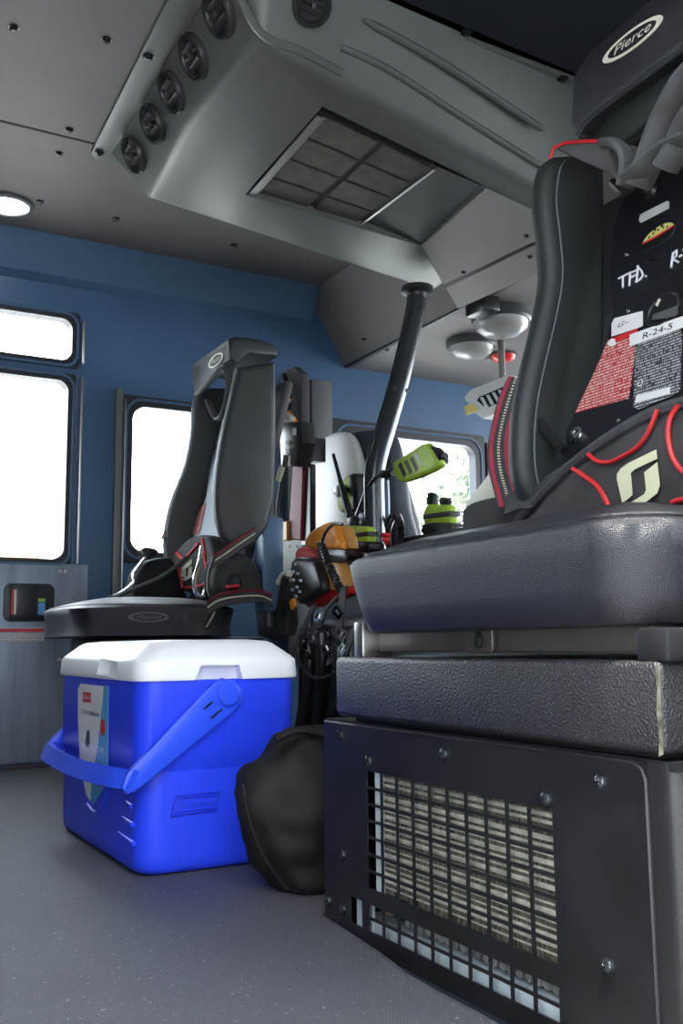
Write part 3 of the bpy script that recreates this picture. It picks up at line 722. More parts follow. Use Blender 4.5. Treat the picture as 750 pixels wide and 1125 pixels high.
tp = pp(722, 364, 0.0037)
text('number_lettering', 'R-24-5', 'screw', tp, (0, -1, 0), bv, 0.0095, 0.0004, 0, plate, width=0.050)
text('tape_lettering', 'G~', 'ink', pp(684, 356, 0.0028), (0, -1, 0), bv, 0.008, 0.0004, 0.3, plate, width=0.022)
flat('instruction_frame', [(696, 448), (698, 383), (703, 377), (747, 362), (749, 368), (747, 428), (743, 433), (702, 450)], 'print_black', plate, 0.0012)
text('approval_mark', 'Q', 'white_pen', pp(703, 421, 0.0024), (0, -1, 0), bv, 0.010, 0.0004, 0, plate)
flat('serial_tape', [(698, 443), (699, 435), (736, 425), (736, 433)], 'sticker_white', plate, 0.0024)
flat('serial_tape', [(702, 243), (703, 236), (733, 221), (735, 222), (735, 229), (704, 245)], 'sticker_white', plate, 0.001)
# openings with gauge and strap behind
def rimmed(cx, cy, a, b, tl, parent, m):
    c = pp(cx, cy, 0.001); u = V(0, -1, 0)*cos(tl)+bv*sin(tl); v = bv*cos(tl)-V(0, -1, 0)*sin(tl)
    pts = [c+u*a*cos(t)+v*b*sin(t) for t in [2*pi*i/28 for i in range(28)]]
    o = mk('opening', prism(pts, PN*0.001), m, parent, ang=0)
    mk('opening_rim', tube(pts, 0.003, 6, True), 'plate', o)
    return o, c, u, v
og, c, u, v = rimmed(724, 260, 0.030, 0.017, 0.1, plate, 'black_hole')
arc = [c+u*0.028*cos(t)+v*0.016*sin(t)+PN*0.002 for t in [pi*(0.02+0.96*i/16) for i in range(17)]]
gd = mk('gauge_face', prism(arc, PN*0.001), 'yellow', og, ang=0)
mk('gauge_red_band', tube([arc[0]+PN*0.001, arc[0].lerp(arc[-1], 0.5)+PN*0.001-v*0.001, arc[-1]+PN*0.001], 0.0016, 5), 'red_pipe', gd)
for k in range(5):
    t = pi*(0.2+0.15*k); mk('gauge_tick', obox(c+u*0.020*cos(t)+v*0.010*sin(t)+PN*0.0034, u, v, PN, 0.003, 0.003, 0.0006), 'ink', gd, ang=0)
for k in range(2):
    t = pi*(0.42+0.16*k); mk('gauge_tick', obox(c+u*0.024*cos(t)+v*0.014*sin(t)+PN*0.0034, u, v, PN, 0.004, 0.004, 0.0006), 'ink', gd, ang=0)
ob_, c, u, v = rimmed(729, 340, 0.026, 0.024, 0.2, plate, 'black_hole')
mk('cylinder_label', prism([pp(x, y, 0.003) for x, y in ((716, 352), (717, 346), (744, 336), (745, 344), (742, 348))], PN*0.001), 'strap_cloth', ob_, ang=0)
mk('cylinder_tag', prism([pp(x, y, 0.003) for x, y in ((720, 335), (724, 328), (726, 329), (722, 337))], PN*0.001), 'cream', ob_, ang=0)
for y in (282, 300):
    mk('plate_groove', tube(sm([pp(713, y+4, 0.001), pp(722, y+3, 0.002), pp(736, y-4, 0.001)], 4), 0.0018, 5), 'gunmetal', plate)
mk('valve_knob', lathe(pp(717, 212, 0.001), PN, [(0.013, 0), (0.013, 0.006), (0.009, 0.010), (0.009, 0.020), (0.004, 0.022), (0, 0.022)], 18), 'rail_black', plate)
for px, py, r in ((690, 342, 0.003), (679, 462, 0.0022), (633, 478, 0.0095), (688, 280, 0.003)):
    screw('rivet', pp(px, py, 0.001), PN, r, plate, 'chrome' if r > 0.0025 else 'alu')
mk('plate_slot', prism([pp(x, y, 0.001) for x, y in ((632, 489), (650, 481), (651, 487), (634, 495))], PN*0.001), 'black_hole', plate, ang=0)
# handwriting
def pen(lines, parent, name):
    bm = B()
    for l in lines: tube([pp(x, y, 0.0012) for x, y in l], 0.0016, 5, bm=bm)
    return mk(name, bm, 'white_pen', parent)
pen([[(679, 306), (693, 299)], [(684, 304), (684, 316)]], plate, 'handwritten_letter')
pen([[(692, 300), (691, 314)], [(692, 300), (701, 296)], [(691, 306), (698, 302)]], plate, 'handwritten_letter')
pen([[(700.5, 292), (699, 309)], [(700, 293), (704, 297), (706, 302), (704, 306), (698, 310)], [(709, 303), (709.4, 303.5)]], plate, 'handwritten_letter')
pen([[(739, 278), (737, 294)], [(739, 278), (743, 275), (743, 281), (739, 285), (745, 288)]], plate, 'handwritten_letter')
pen([[(746, 282), (749, 280)], [(750, 275), (754, 272), (755, 276), (751, 284), (757, 281)]], plate, 'handwritten_letter')
# lumbar pad
PX = [570, 585, 600, 630, 660, 700, 740, 790, 850]; PTY = [572, 558, 540, 511, 488, 463, 446, 436, 432]; PDX = [0.93, 0.90, 0.88, 0.862, 0.852, 0.846, 0.845, 0.850, 0.86]
def interp(xs, vs, x):
    for a, b, p, q in zip(xs[:-1], xs[1:], vs[:-1], vs[1:]):
        if a <= x <= b: return p+(q-p)*(x-a)/(b-a)
    return vs[0] if x < xs[0] else vs[-1]
cols = []
for i in range(29):
    x = PX[0]+(PX[-1]-PX[0])*i/28; t, d = interp(PX, PTY, x), interp(PX, PDX, x)
    wr = 0.003*sin(i*1.3)
    cols.append([P(x, t, X=d+0.03), P(x, t+4, X=d+0.004), P(x, t+14, X=d-0.004), P(x, (t+600)/2, X=d-0.008+wr), P(x, 598, X=d), P(x, 598, X=d+0.04), P(x, t+4, X=d+0.045)])
pad = mk('lumbar_pad', loft(cols), 'pad_cloth', pk, 60)
ps = lambda x, y, o=0.010: P(x, y, X=interp(PX, PDX, x)-o)
mk('pad_binding', tube(sm([ps(x, y, -0.004) for x, y in zip(PX[:-1], PTY[:-1])], 5), 0.0085, 8), 'strap_grey', pad)
mk('red_piping', tube(sm([ps(x, y) for x, y in ((646, 499), (655, 506), (668, 508), (682, 502), (700, 491), (712, 475), (722, 450))], 5), 0.0032, 7, flat=0.8), 'red_pipe', pad)
mk('red_piping', tube(sm([ps(x, y) for x, y in ((629, 515), (640, 522), (655, 533), (663, 545), (670, 560))], 5), 0.0032, 7), 'red_pipe', pad)
mk('red_piping', tube(sm([ps(x, y) for x, y in ((745, 445), (736, 460), (734, 480), (738, 500), (746, 514), (760, 525))], 5), 0.0032, 7), 'red_pipe', pad)
mk('red_piping', tube(sm([ps(x, y) for x, y in ((738, 552), (746, 549), (760, 548))], 5), 0.003, 7), 'red_pipe', pad)
mk('pad_emblem', prism([ps(x, y, 0.011) for x, y in ((684, 553), (678, 527), (678, 521), (682, 515), (690, 509), (721, 494), (722, 504), (697, 516), (693, 520), (695, 544))], (-0.001, 0, 0)), 'reflective', pad, ang=0)
mk('pad_emblem', prism([ps(x, y, 0.011) for x, y in ((687, 556), (708, 543), (710, 538), (708, 519), (722, 508), (725, 533), (722, 542), (708, 553), (700, 556))], (-0.001, 0, 0)), 'reflective', pad, ang=0)
# shoulder straps over the top
def sp(px, X): return [P(x, y, X=X) for x, y in px]
mk('shoulder_cuff', prism(sp(((608, 163), (618, 157), (662, 156), (668, 160), (680, 205), (668, 190), (640, 178)), 0.945), (0.03, 0, 0), 0.006, 2), 'strap_cloth', pk)
mk('cuff_edge', tube(sp(((604, 174), (609, 162), (620, 157), (640, 155), (662, 155)), 0.945), 0.0028, 6), 'red_pipe', pk)
mk('shoulder_strap', tube(sm(sp(((664, 158), (676, 158), (686, 168), (688, 185), (684, 205)), 0.945), 4), [0.016]*8+[0.014]*9, 8, flat=0.5), 'strap_cloth', pk)
mk('shoulder_strap', tube(sm(sp(((700, 205), (712, 178), (722, 150), (735, 120), (752, 90), (770, 70)), 0.95), 4), 0.024, 10, flat=0.45), 'strap_cloth', pk)
mk('shoulder_strap', tube(sm(sp(((690, 196), (704, 186), (716, 174), (736, 160), (760, 150)), 0.935), 4), 0.020, 10, flat=0.4), 'strap_cloth', pk)
mk('shoulder_strap', tube(sm(sp(((730, 185), (742, 165), (752, 140), (765, 120)), 0.94), 4), 0.022, 10, flat=0.5), 'strap_cloth', pk)
mk('hose', tube(sm(sp(((672, 200), (684, 210), (693, 205), (700, 190)), 0.97), 4), 0.006, 8), 'rail_black', pk)
mk('hose', tube(sm(sp(((684, 160), (705, 150), (722, 140)), 0.96), 4), 0.004, 8), 'rail_black', pk)

# ---- striped waist belt hanging beside the near bolster (child of the pack)
def striped(path, wv, parent, name='waist_belt', off=None):
    base = mk(name, ribbon(path, wv, 0.003), 'strap_grey', parent, ang=0)
    W = wv if isinstance(wv, list) else [wv]*len(path)
    for f, wd, mm, nm in ((-0.33, 0.16, 'belt_red', 'red_stripe'), (0.30, 0.16, 'belt_red', 'red_stripe')):
        mk(nm, ribbon([Vector(p)+Vector(q)*f for p, q in zip(path, W)], [Vector(q)*wd for q in W], 0.0046), mm, base, ang=0)
    bm = B(); n = len(path)
    for i in range(n-1):
        for s in (0.1, 0.6):
            c0 = Vector(path[i]).lerp(Vector(path[i+1]), s)-Vector(W[i])*0.02; c1 = Vector(path[i]).lerp(Vector(path[i+1]), s+0.25)-Vector(W[i])*0.02
            ribbon([c0, c1], Vector(W[i])*0.10, 0.0048, bm)
    mk('reflective_dashes', bm, 'reflective', base, ang=0)
    return base
bx = 0.90
bpx = [(576, 392), (568, 415), (560, 440), (553, 465), (549, 490), (551, 515), (557, 538), (562, 556)]
bwx = [(-12, 2), (18, 4), (24, 5), (24, 2), (26, -2), (28, -3), (28, -4), (30, -2)]
path = sm([P(x, y, X=bx) for x, y in bpx], 4)
wvp = sm([P(x+a/2, y+b/2, X=bx)-P(x-a/2, y-b/2, X=bx) for (x, y), (a, b) in zip(bpx[1:], bwx[1:])], 4)
path = sm([P(x, y, X=bx) for x, y in bpx[1:]], 4)
belt = striped(path, wvp, pk)
fold = [P(x, y, X=bx-0.006) for x, y in ((556, 555), (572, 548), (588, 546), (604, 532), (640, 508))]
mk('belt_tail', ribbon(sm(fold, 4), V(0.006, 0.0, 0.030), 0.004), 'strap_grey', pk, ang=0)
mk('belt_loop', tube(sm([P(x, y, X=bx+0.01) for x, y in ((556, 480), (558, 460), (572, 455), (590, 462), (606, 482), (620, 495))], 5), 0.007, 8), 'rail_black', pk)
mk('side_pad', prism(sm([P(x, y, X=0.93) for x, y in ((506, 560), (516, 552), (545, 545), (600, 540), (604, 585), (506, 585))], 2), (0.05, 0, 0), 0.008, 2), 'pad_cloth', pk)
mk('side_pad_lining', prism([P(x, y, X=0.985) for x, y in ((508, 557), (522, 538), (540, 515), (548, 500), (552, 560))], (0.012, 0, 0), 0.004, 2), 'cream', pk)

# ================================================================== COOLER
ck = thing('cooler', 'bright blue picnic cooler with white lid and swing handle on the floor', 'cooler', (0.62, 1.76, 0))
x0, x1, y0, y1 = 0.470, 0.748, 1.470, 1.985
prof = [(0.024, 0.0), (0.014, 0.001), (0.007, 0.005), (0.003, 0.013), (0.002, 0.03), (0.0035, 0.155), (0.0033, 0.158), (0.0, 0.163), (0.0, 0.296)]
mk('cooler_body', loft([[(a, b, z) for a, b in rrect(x0+i+(0.296-z)*0.012, x1-i-(0.296-z)*0.012, y0+i+(0.296-z)*0.012, y1-i-(0.296-z)*0.012, 0.038, 8)] for i, z in prof]), 'cooler_blue', ck, 40)
body = ck.children[0]
lprof = [(0.004, 0.294), (-0.004, 0.296), (-0.005, 0.300), (-0.003, 0.325), (0.002, 0.332), (0.026, 0.353), (0.034, 0.357), (0.06, 0.360)]
lid = mk('lid', loft([[(a, b, z) for a, b in rrect(x0+i, x1-i, y0+i, y1-i, 0.036, 8)] for i, z in lprof]), 'cooler_white', ck, 40)
cut1 = prism([P(220, 748, Y=y0-0.03), P(228, 731, Y=y0-0.03), P(270, 731, Y=y0-0.03), P(274, 748, Y=y0-0.03)], (0, 0.048, 0))
cut2 = prism([P(90, 741, X=x0-0.03), P(93, 724, X=x0-0.03), P(111, 727, X=x0-0.03), P(112, 746, X=x0-0.03)], (0.048, 0, 0))
carve(lid, [cut1, cut2])
# swing handle
hy = y0-0.014
hpx = [(233, 752), (245, 745), (258, 748), (267, 758), (266, 770), (258, 781), (152, 868), (140, 873), (134, 866), (140, 850)]
hn = mk('handle', prism([P(x, y, Y=hy) for x, y in hpx], (0, 0.012, 0), 0.003, 2), 'cooler_handle', ck)
c0, c1 = P(148, 860, Y=hy), P(148, 860, Y=hy)
q = P(140, 862, Y=hy)
barz = q.z
bar = B()
pts = [V(q.x+0.012, y0-0.014, barz+0.004), V(q.x-0.004, y0+0.03, barz+0.004), V(q.x-0.012, y0+0.12, barz+0.002), V(q.x-0.014, (y0+y1)/2, barz), V(q.x-0.012, y1-0.12, barz+0.002), V(q.x-0.004, y1-0.03, barz+0.004), V(q.x+0.012, y1+0.014, barz+0.004)]
mk('handle_grip', ribbon(sm(pts, 5), V(0.012, 0, 0.028), 0.018), 'cooler_handle', hn, 45)
dyh = (y1+0.002)-(y0-0.014)
mk('handle_arm', prism([P(x, y, Y=hy)+V(0, dyh, 0) for x, y in hpx], (0, 0.012, 0), 0.003, 2), 'cooler_handle', hn)
kc = P(251, 763, Y=hy)
mk('pivot_knob', lathe(kc, (0, -1, 0), [(0.019, 0), (0.019, 0.003), (0.016, 0.0055), (0.004, 0.0065), (0, 0.0065)], 28), 'cooler_handle', hn)
for a, b in (((224, 779), (233, 771)), ((232, 789), (244, 779))):
    mk('handle_slot', tube([P(*a, Y=hy-0.0004), P(*b, Y=hy-0.0004)], 0.0016, 5), 'black_hole', hn)
# stickers on the long side
cx = lambda x, y, o=0.0: P(x, y, X=x0-0.0008-o)
st = mk('sticker', prism(sm([cx(x, y) for x, y in ((86, 757), (89, 751), (114, 754), (110, 800), (104, 840), (88, 833), (86, 790))], 1), (-0.0008, 0, 0)), 'sticker_white', ck, ang=0)
mk('sticker_band', prism([cx(x, y) for x, y in ((114.5, 753), (119.5, 754), (119, 800), (119, 848), (105, 841), (110, 800))], (-0.0008, 0, 0)), 'sticker_blue', st, ang=0)
mk('sticker_brand', prism([cx(x, y, 0.001) for x, y in ((91, 760), (100, 761), (100, 772), (91, 771))], (-0.0006, 0, 0)), 'sticker_red', st, ang=0)
text('sticker_brand_lettering', 'Coleman', 'sticker_white', cx(95.5, 766, 0.002), (0, -1, 0), (0, 0, 1), 0.008, 0.0004, 0, st, width=0.050)
text('sticker_lettering', 'COOLER', 'ink', cx(97, 783, 0.001), (0, -1, 0), (0, 0, 1), 0.007, 0.0004, 0, st, width=0.085)
text('sticker_lettering', 'GLACIÈRE', 'screw', cx(104, 785, 0.001), (0, -1, 0), (0, 0, 1), 0.005, 0.0004, 0, st, width=0.055)
text('sticker_lettering', '28', 'sticker_white', cx(111, 824, 0.001), (0, -1, 0), (0, 0, 1), 0.008, 0.0004, 0, st, width=0.03)
mk('sticker_picture', prism([cx(x, y, 0.001) for x, y in ((94, 814), (96, 802), (98, 802), (99, 815), (97, 822), (94, 820))], (-0.0006, 0, 0)), 'screw', st, ang=0)
mk('sticker_flag', prism([cx(113+2.6*cos(t), 799+9*sin(t), 0.001) for t in [2*pi*i/16 for i in range(16)]], (-0.0006, 0, 0)), 'sticker_red', st, ang=0)
cl_ = lambda x, y: P(x, y, X=x0+0.0045)
mk('sticker', prism([cl_(x, y) for x, y in ((90.5, 850), (101, 853), (99.5, 880), (95, 872))], (-0.001, 0, 0)), 'sticker_white', ck, ang=0)
mk('sticker', prism([cl_(x, y) for x, y in ((101.3, 853), (119, 858), (110, 873), (103, 884), (99.8, 880))], (-0.001, 0, 0)), 'sticker_blue', ck, ang=0)
mk('moulded_curve', tube(sm([cl_(x, y) for x, y in ((96, 883), (103, 892), (110, 890), (115, 878), (119, 862))], 4), 0.003, 6), 'cooler_handle', body)
for a, b in (((138, 880), (145, 886)), ((134, 897), (146, 906)), ((130, 914), (147, 927))):
    mk('moulded_rib', tube([cl_(*a), cl_(*b)], [0.001, 0.004], 6), 'cooler_blue', body)
# embossed maker's mark on the short end
ey = lambda x, y: P(x, y, Y=y0+0.0042)
mk('embossed_frame', tube([ey(x, y) for x, y in ((193, 875), (241, 870), (238, 890), (188, 897))], 0.0014, 5, True), 'cooler_emboss', body)
mk('embossed_frame', tube([ey(x, y) for x, y in ((196, 878), (237, 874), (235, 888), (192, 893))], 0.001, 5, True), 'cooler_emboss', body)
text('embossed_lettering', 'Coleman', 'cooler_emboss', ey(215, 884), (1, 0, 0), (0, 0, 1), 0.010, 0.0006, 0.15, body, width=0.055)

# ================================================================== BLACK CLOTH BAG
sil = [(800, 318, 392), (806, 305, 395), (818, 296, 398), (832, 290, 400), (842, 275, 400), (852, 264, 400), (868, 258.5, 400), (890, 261, 400), (915, 269, 398), (940, 281, 396), (962, 294, 394), (978, 307, 392), (990, 322, 388), (996, 335, 380)]
loops = []
YB = 1.315
for i, (y, xl, xr) in enumerate(sil):
    a, b = P(xl, y, Y=YB), P(xr, y, Y=YB); c = (a+b)/2; hw = (b.x-a.x)/2; dep = 0.055+0.02*sin(pi*i/(len(sil)-1)) if i > 2 else 0.035+0.008*i
    dep = min(dep, 0.075)
    lp_ = []
    for k in range(28):
        t = 2*pi*k/28; s = 1+0.05*sin(3*t+i*0.9)*(1 if i < 13 else 0)+0.02*sin(7*t+i)
        if abs(cos(t)) > 0.9: s = 1
        lp_.append((c.x+hw*cos(t), YB+dep*sin(t)*s, max(0.003, c.z+0.006*sin(2*t+i*0.5))))
    loops.append(lp_)
bag = thing('cloth_bag', 'crumpled black cloth bag slumped between blue cooler and heater box', 'bag', (0.66, YB, 0))
from mathutils import noise
bmb = loft(loops); rm(bmb)
bmesh.ops.subdivide_edges(bmb, edges=[e for e in bmb.edges if len(e.link_faces) == 2 and all(len(f.verts) == 4 for f in e.link_faces)], cuts=2, use_grid_fill=True)
bmb.normal_update()
for v in bmb.verts:
    p = v.co*1.0; k = noise.noise(V(p.x*16, p.y*16, p.z*28))*0.010 + (1-abs(noise.noise(V(p.x*30+p.z*22, p.y*30, p.z*14+5))))*0.007-0.005
    v.co = v.co + v.normal*k; v.co.z = max(v.co.z, 0.001)
bb = mk('bag_body', bmb, 'bag_cloth', bag, 60)
mk('bag_rim', tube(sm([P(x, y, Y=YB-0.05) for x, y in ((302, 812), (325, 803), (350, 806), (372, 816))], 4), 0.006, 7), 'bag_cloth', bb)
mk('bag_buckle', obox(P(351, 912, Y=YB-0.072), (1, 0, -0.3), (0.3, 0, 1), (0, 1, 0), 0.010, 0.016, 0.004, 0.001, 1), 'alu', bb)
mk('bag_seam', tube(sm([P(x, y, Y=YB-0.066) for x, y in ((266, 862), (275, 905), (292, 945), (316, 978))], 4), 0.0022, 5), 'bag_cloth', bb)
# ================================================================== FAR SEAT
YF = 2.36
fs = thing('crew_seat', 'black crew seat beside the crew window behind the blue cooler', 'seat', (0.85, 2.6, 0))
mk('pedestal', boxb((0.70, YF+0.04, 0.0), (1.12, 2.84, 0.372), 0.01), 'cabinet', fs)
fc_ = cushion('seat_cushion', 0.600, 1.04, YF-0.01, 2.84, 0.374, 0.463, 0.11, fs, 'leather', 0.012)
fxy = lambda x, y, Y=YF-0.012: P(x, y, Y=Y)
a, b = fxy(141, 678), fxy(186, 678)
logo('badge', (a+b)/2+V(0, 0.004, 0), (1, 0, 0), (0, 0, 1), b.x-a.x, 0.026, fc_, 'Pierce', 'thread', 'leather')
em = fxy(199, 678)
e1 = mk('crossed_axes_emblem', lathe(em+V(0, 0.003, 0), (0, -1, 0), [(0.017, 0), (0.017, 0.001), (0.012, 0.0012), (0, 0.0012)], 20), 'strap_grey', fc_)
for s in (-1, 1):
    mk('emblem_axe', obox(em, (s, 0, 1), (1, 0, -s), (0, 1, 0), 0.058, 0.004, 0.0014), 'strap_grey', e1, ang=0)
    mk('axe_head', obox(em+V(s*0.019, 0, 0.018), (s, 0, 1), (1, 0, -s), (0, 1, 0), 0.010, 0.014, 0.0016), 'strap_grey', e1, ang=0)
ff_ = [(262, 402), (254, 440), (246, 475), (239, 520), (238, 560), (246, 590), (262, 606)]
fbk = [(304, 396), (305, 470), (304, 545), (296, 578), (280, 600)]
bolster(ff_, fbk, YF, YF+0.045, fs, 0.020, 'leather_side', False)
ff2 = [(219, 425), (214, 445), (212, 475), (205, 510), (190, 550), (183, 585), (184, 612), (194, 632)]
fb2 = [(262, 425), (262, 500), (255, 570), (230, 625)]
bolster(ff2, fb2, 2.80, 2.85, fs, 0.022, 'leather_side', False)
YH = 2.42
zt, zb = P(260, 369, Y=YH).z, P(290, 392, Y=YH).z
hx0, hx1 = P(253, 385, Y=YH).x, P(306, 385, Y=YH).x
hh = mk('headrest', prism([(hx0, YH, zb-0.02), (hx0-0.004, YH, zt-0.012), (hx0+0.016, YH, zt), (hx1-0.06, YH, zt+0.004), (hx1, YH, zt-0.012), (hx1, YH, zb+0.008), (hx0+0.06, YH, zb+0.006), (hx0+0.02, YH, zb-0.03)], (0, 0.30, 0), 0.010, 3), 'leather_side', fs, 45)
mk('headrest_lip', prism([(hx0-0.004, YH+0.01, zb-0.01), (hx0-0.004, YH+0.28, zb-0.06), (hx0-0.004, YH+0.28, zb+0.03), (hx0-0.004, YH+0.01, zb+0.03)], (0.03, 0, 0), 0.008, 2), 'leather_side', hh)
fl_ = P(237, 396, X=hx0-0.006)
logo('badge', fl_, (0, -1, 0), (0, 0, 1), 0.11, 0.036, hh, 'Pierce', 'cream', 'leather', 0.001)
fpn = V(-1, 0, 0.25).normalized(); fpo = V(1.085, 2.62, 0.80)
mk('back_panel', obox(fpo-fpn*0.05, (0, 1, 0), (0.243, 0, 0.97), fpn, 0.36, 0.66, 0.03, 0.008), 'leather', fs)
mk('side_post', tube([(1.135, YF+0.05, 0.40), (1.135, YF+0.05, 1.12)], 0.016, 10), 'pole', fs)
mk('side_post_cover', boxb((1.10, YF+0.02, 0.44), (1.165, YF+0.08, 0.70), 0.008), 'wall_trim', fs)
# pack in the far seat
fk = thing('breathing_apparatus', 'air pack with plate coloured as if lit and emblem lumbar pad in the seat by the crew window', 'air pack', (1.0, 2.6, 0.462))
fpp = lambda x, y, d=0.0: PP(x, y, fpo+fpn*d, fpn)
fpl = mk('back_plate', prism([fpp(x, y) for x, y in ((240, 428), (252, 425), (260, 440), (258, 500), (252, 560), (248, 590), (212, 590), (226, 545), (232, 500), (236, 460))], -fpn*0.012, 0.002, 1), 'tray', fk)  # pale colour stands in for window light on the plate
for px, py in ((243, 480), (236, 492), (240, 520), (236, 540)):
    mk('plate_hole', lathe(fpp(px, py, 0.001), fpn, [(0.009, 0), (0.009, 0.001), (0, 0.001)], 12), 'black_hole', fpl)
mk('warning_label', prism([fpp(x, y, 0.002) for x, y in ((206, 588), (222, 556), (226, 552), (219, 586))], fpn*0.001), 'print_red', fpl, ang=0)
FX = 0.995
fpad = mk('lumbar_pad', prism(sm([P(x, y, X=FX) for x, y in ((186, 612), (205, 592), (222, 588), (232, 600), (238, 640), (226, 652), (196, 648), (186, 632))], 3), (0.05, 0, 0), 0.012, 3), 'pad_cloth', fk, 50)
mk('red_piping', tube(sm([P(x, y, X=FX-0.003) for x, y in ((194, 607), (202, 614), (212, 604), (218, 597))], 4), 0.0045, 6), 'red_pipe', fpad)
mk('red_piping', tube(sm([P(x, y, X=FX-0.003) for x, y in ((194, 618), (198, 632), (200, 646))], 4), 0.0045, 6), 'red_pipe', fpad)
mk('red_piping', tube(sm([P(x, y, X=FX-0.003) for x, y in ((222, 592), (225, 612), (226, 640), (204, 646))], 4), 0.0045, 6), 'red_pipe', fpad)
mk('pad_emblem', prism([P(x, y, X=FX-0.002) for x, y in ((199, 634), (200, 624), (211, 614), (211, 620), (204, 625), (204, 634))], (-0.002, 0, 0)), 'cream', fpad, ang=0)
mk('pad_emblem', prism([P(x, y, X=FX-0.002) for x, y in ((200, 637), (207, 632), (208, 624), (211, 622), (211, 634), (204, 638))], (-0.002, 0, 0)), 'cream', fpad, ang=0)
mk('shoulder_strap', tube(sm([P(x, y, X=1.03) for x, y in ((228, 440), (238, 460), (247, 450), (252, 420), (246, 405))], 4), 0.012, 8, flat=0.5), 'strap_cloth', fk)
pth = sm([P(x, y, Y=YF-0.02) for x, y in ((232, 618), (245, 610), (262, 598), (280, 586))], 4)
bs = mk('waist_belt', ribbon(pth, V(0, 0.004, 0.036), 0.004), 'strap_grey', fk, ang=0)
mk('reflective_stripe', ribbon(pth, V(0, 0.0045, 0.0036), 0.005), 'reflective', bs, ang=0)
mk('red_stripe', ribbon([p+V(0, 0, 0.014) for p in pth], V(0, 0.0045, 0.003), 0.005), 'red_dark', bs, ang=0)
mk('red_stripe', ribbon([p-V(0, 0, 0.014) for p in pth], V(0, 0.0045, 0.003), 0.005), 'red_dark', bs, ang=0)
pth = sm([P(x, y, Y=YF-0.03) for x, y in ((228, 668), (240, 660), (260, 656), (285, 655), (298, 660))], 4)
bs = mk('waist_belt', ribbon(pth, V(0, 0.02, 0.034), 0.004), 'strap_grey', fk, ang=0)
mk('reflective_stripe', ribbon(pth, V(0, 0.004, 0.004), 0.005), 'reflective', bs, ang=0)
mk('red_stripe', ribbon([p+V(0, 0, 0.015) for p in pth], V(0, 0.004, 0.003), 0.005), 'red_dark', bs, ang=0)
mk('belt_pouch', prism(sm([P(x, y, Y=YF+0.02) for x, y in ((240, 612), (262, 606), (284, 618), (292, 640), (288, 655), (246, 655), (236, 640))], 2), (0, 0.10, 0), 0.02, 3), 'pad_cloth', fk)
mk('regulator', lathe(P(256, 640, Y=YF+0.01), (0, -1, 0.2), [(0.020, 0), (0.020, 0.012), (0.012, 0.02), (0, 0.022)], 16), 'rail_black', fk)
mk('regulator_band', obox(P(256, 644, Y=YF-0.015), (1, 0, 0.1), (0, 0, 1), (0, 1, 0), 0.04, 0.008, 0.006, 0.002), 'red_pipe', fk)
bu_ = mk('buckle', tube(sm([P(x, y, Y=YF-0.01) for x, y in ((222, 600), (219, 618), (214, 635), (215, 650), (222, 656), (226, 645))], 4), 0.006, 7), 'chrome', fk)
mk('hose', tube(sm([P(x, y, Y=YF-0.02) for x, y in ((234, 612), (228, 630), (228, 650), (236, 670), (226, 690))], 4), 0.007, 8), 'rail_black', fk)
# seat belt buckle and webbing by the far window
sbx = thing('seat_belt', 'black seat belt stalk with a reflective strap at the far window sill', 'seat belt', P(165, 660, Y=2.72))
mk('belt_bag', prism(sm([P(x, y, Y=2.72) for x, y in ((146, 652), (150, 630), (160, 618), (178, 612), (192, 616), (200, 640), (205, 664), (146, 668))], 3), (0, 0.10, 0), 0.02, 3), 'bag_cloth', sbx, 50)
mk('buckle_head', prism(sm([P(x, y, Y=2.70) for x, y in ((154, 606), (160, 601), (172, 603), (174, 608), (166, 614), (158, 615))], 2), (0, 0.04, 0), 0.006, 2), 'rail_black', sbx)
pth = sm([P(x, y, Y=2.82) for x, y in ((186, 578), (180, 590), (170, 600), (163, 607))], 4)
bs = mk('webbing', ribbon(pth, V(0.03, 0, 0.03), 0.004), 'strap_grey', sbx, ang=0)
mk('reflective_stripe', ribbon(pth, V(0.009, 0, 0.009), 0.007), 'reflective', bs, ang=0)
mk('red_stripe', ribbon([p-V(0.011, 0, 0.011) for p in pth], V(0.005, 0, 0.005), 0.007), 'belt_red', bs, ang=0)
mk('chrome_stalk', tube(sm([P(x, y, Y=2.70) for x, y in ((160, 612), (150, 625), (145, 633), (146, 640), (138, 648), (125, 655), (112, 660))], 4), 0.005, 7), 'chrome', sbx)
mk('belt_cord', tube(sm([P(x, y, Y=2.66) for x, y in ((205, 612), (180, 632), (152, 645), (120, 660))], 4), 0.006, 7), 'strap_grey', sbx)

# ================================================================== ENGINE COVER AND THE GEAR ON IT
XD = 1.16
mk_ = tag(mk('engine_cover', boxb((XD, 1.27, 0.0), (2.55, 2.17, 0.42), 0.03, 4), 'doghouse'), 'low black engine cover between the two crew seats under the gear', 'engine cover')
def pl(px, X, th, bev=0.006, seg=2, s=2): return prism(sm([P(x, y, X=X) for x, y in px], s, True) if s > 1 else [P(x, y, X=X) for x, y in px], (th, 0, 0), bev, seg)
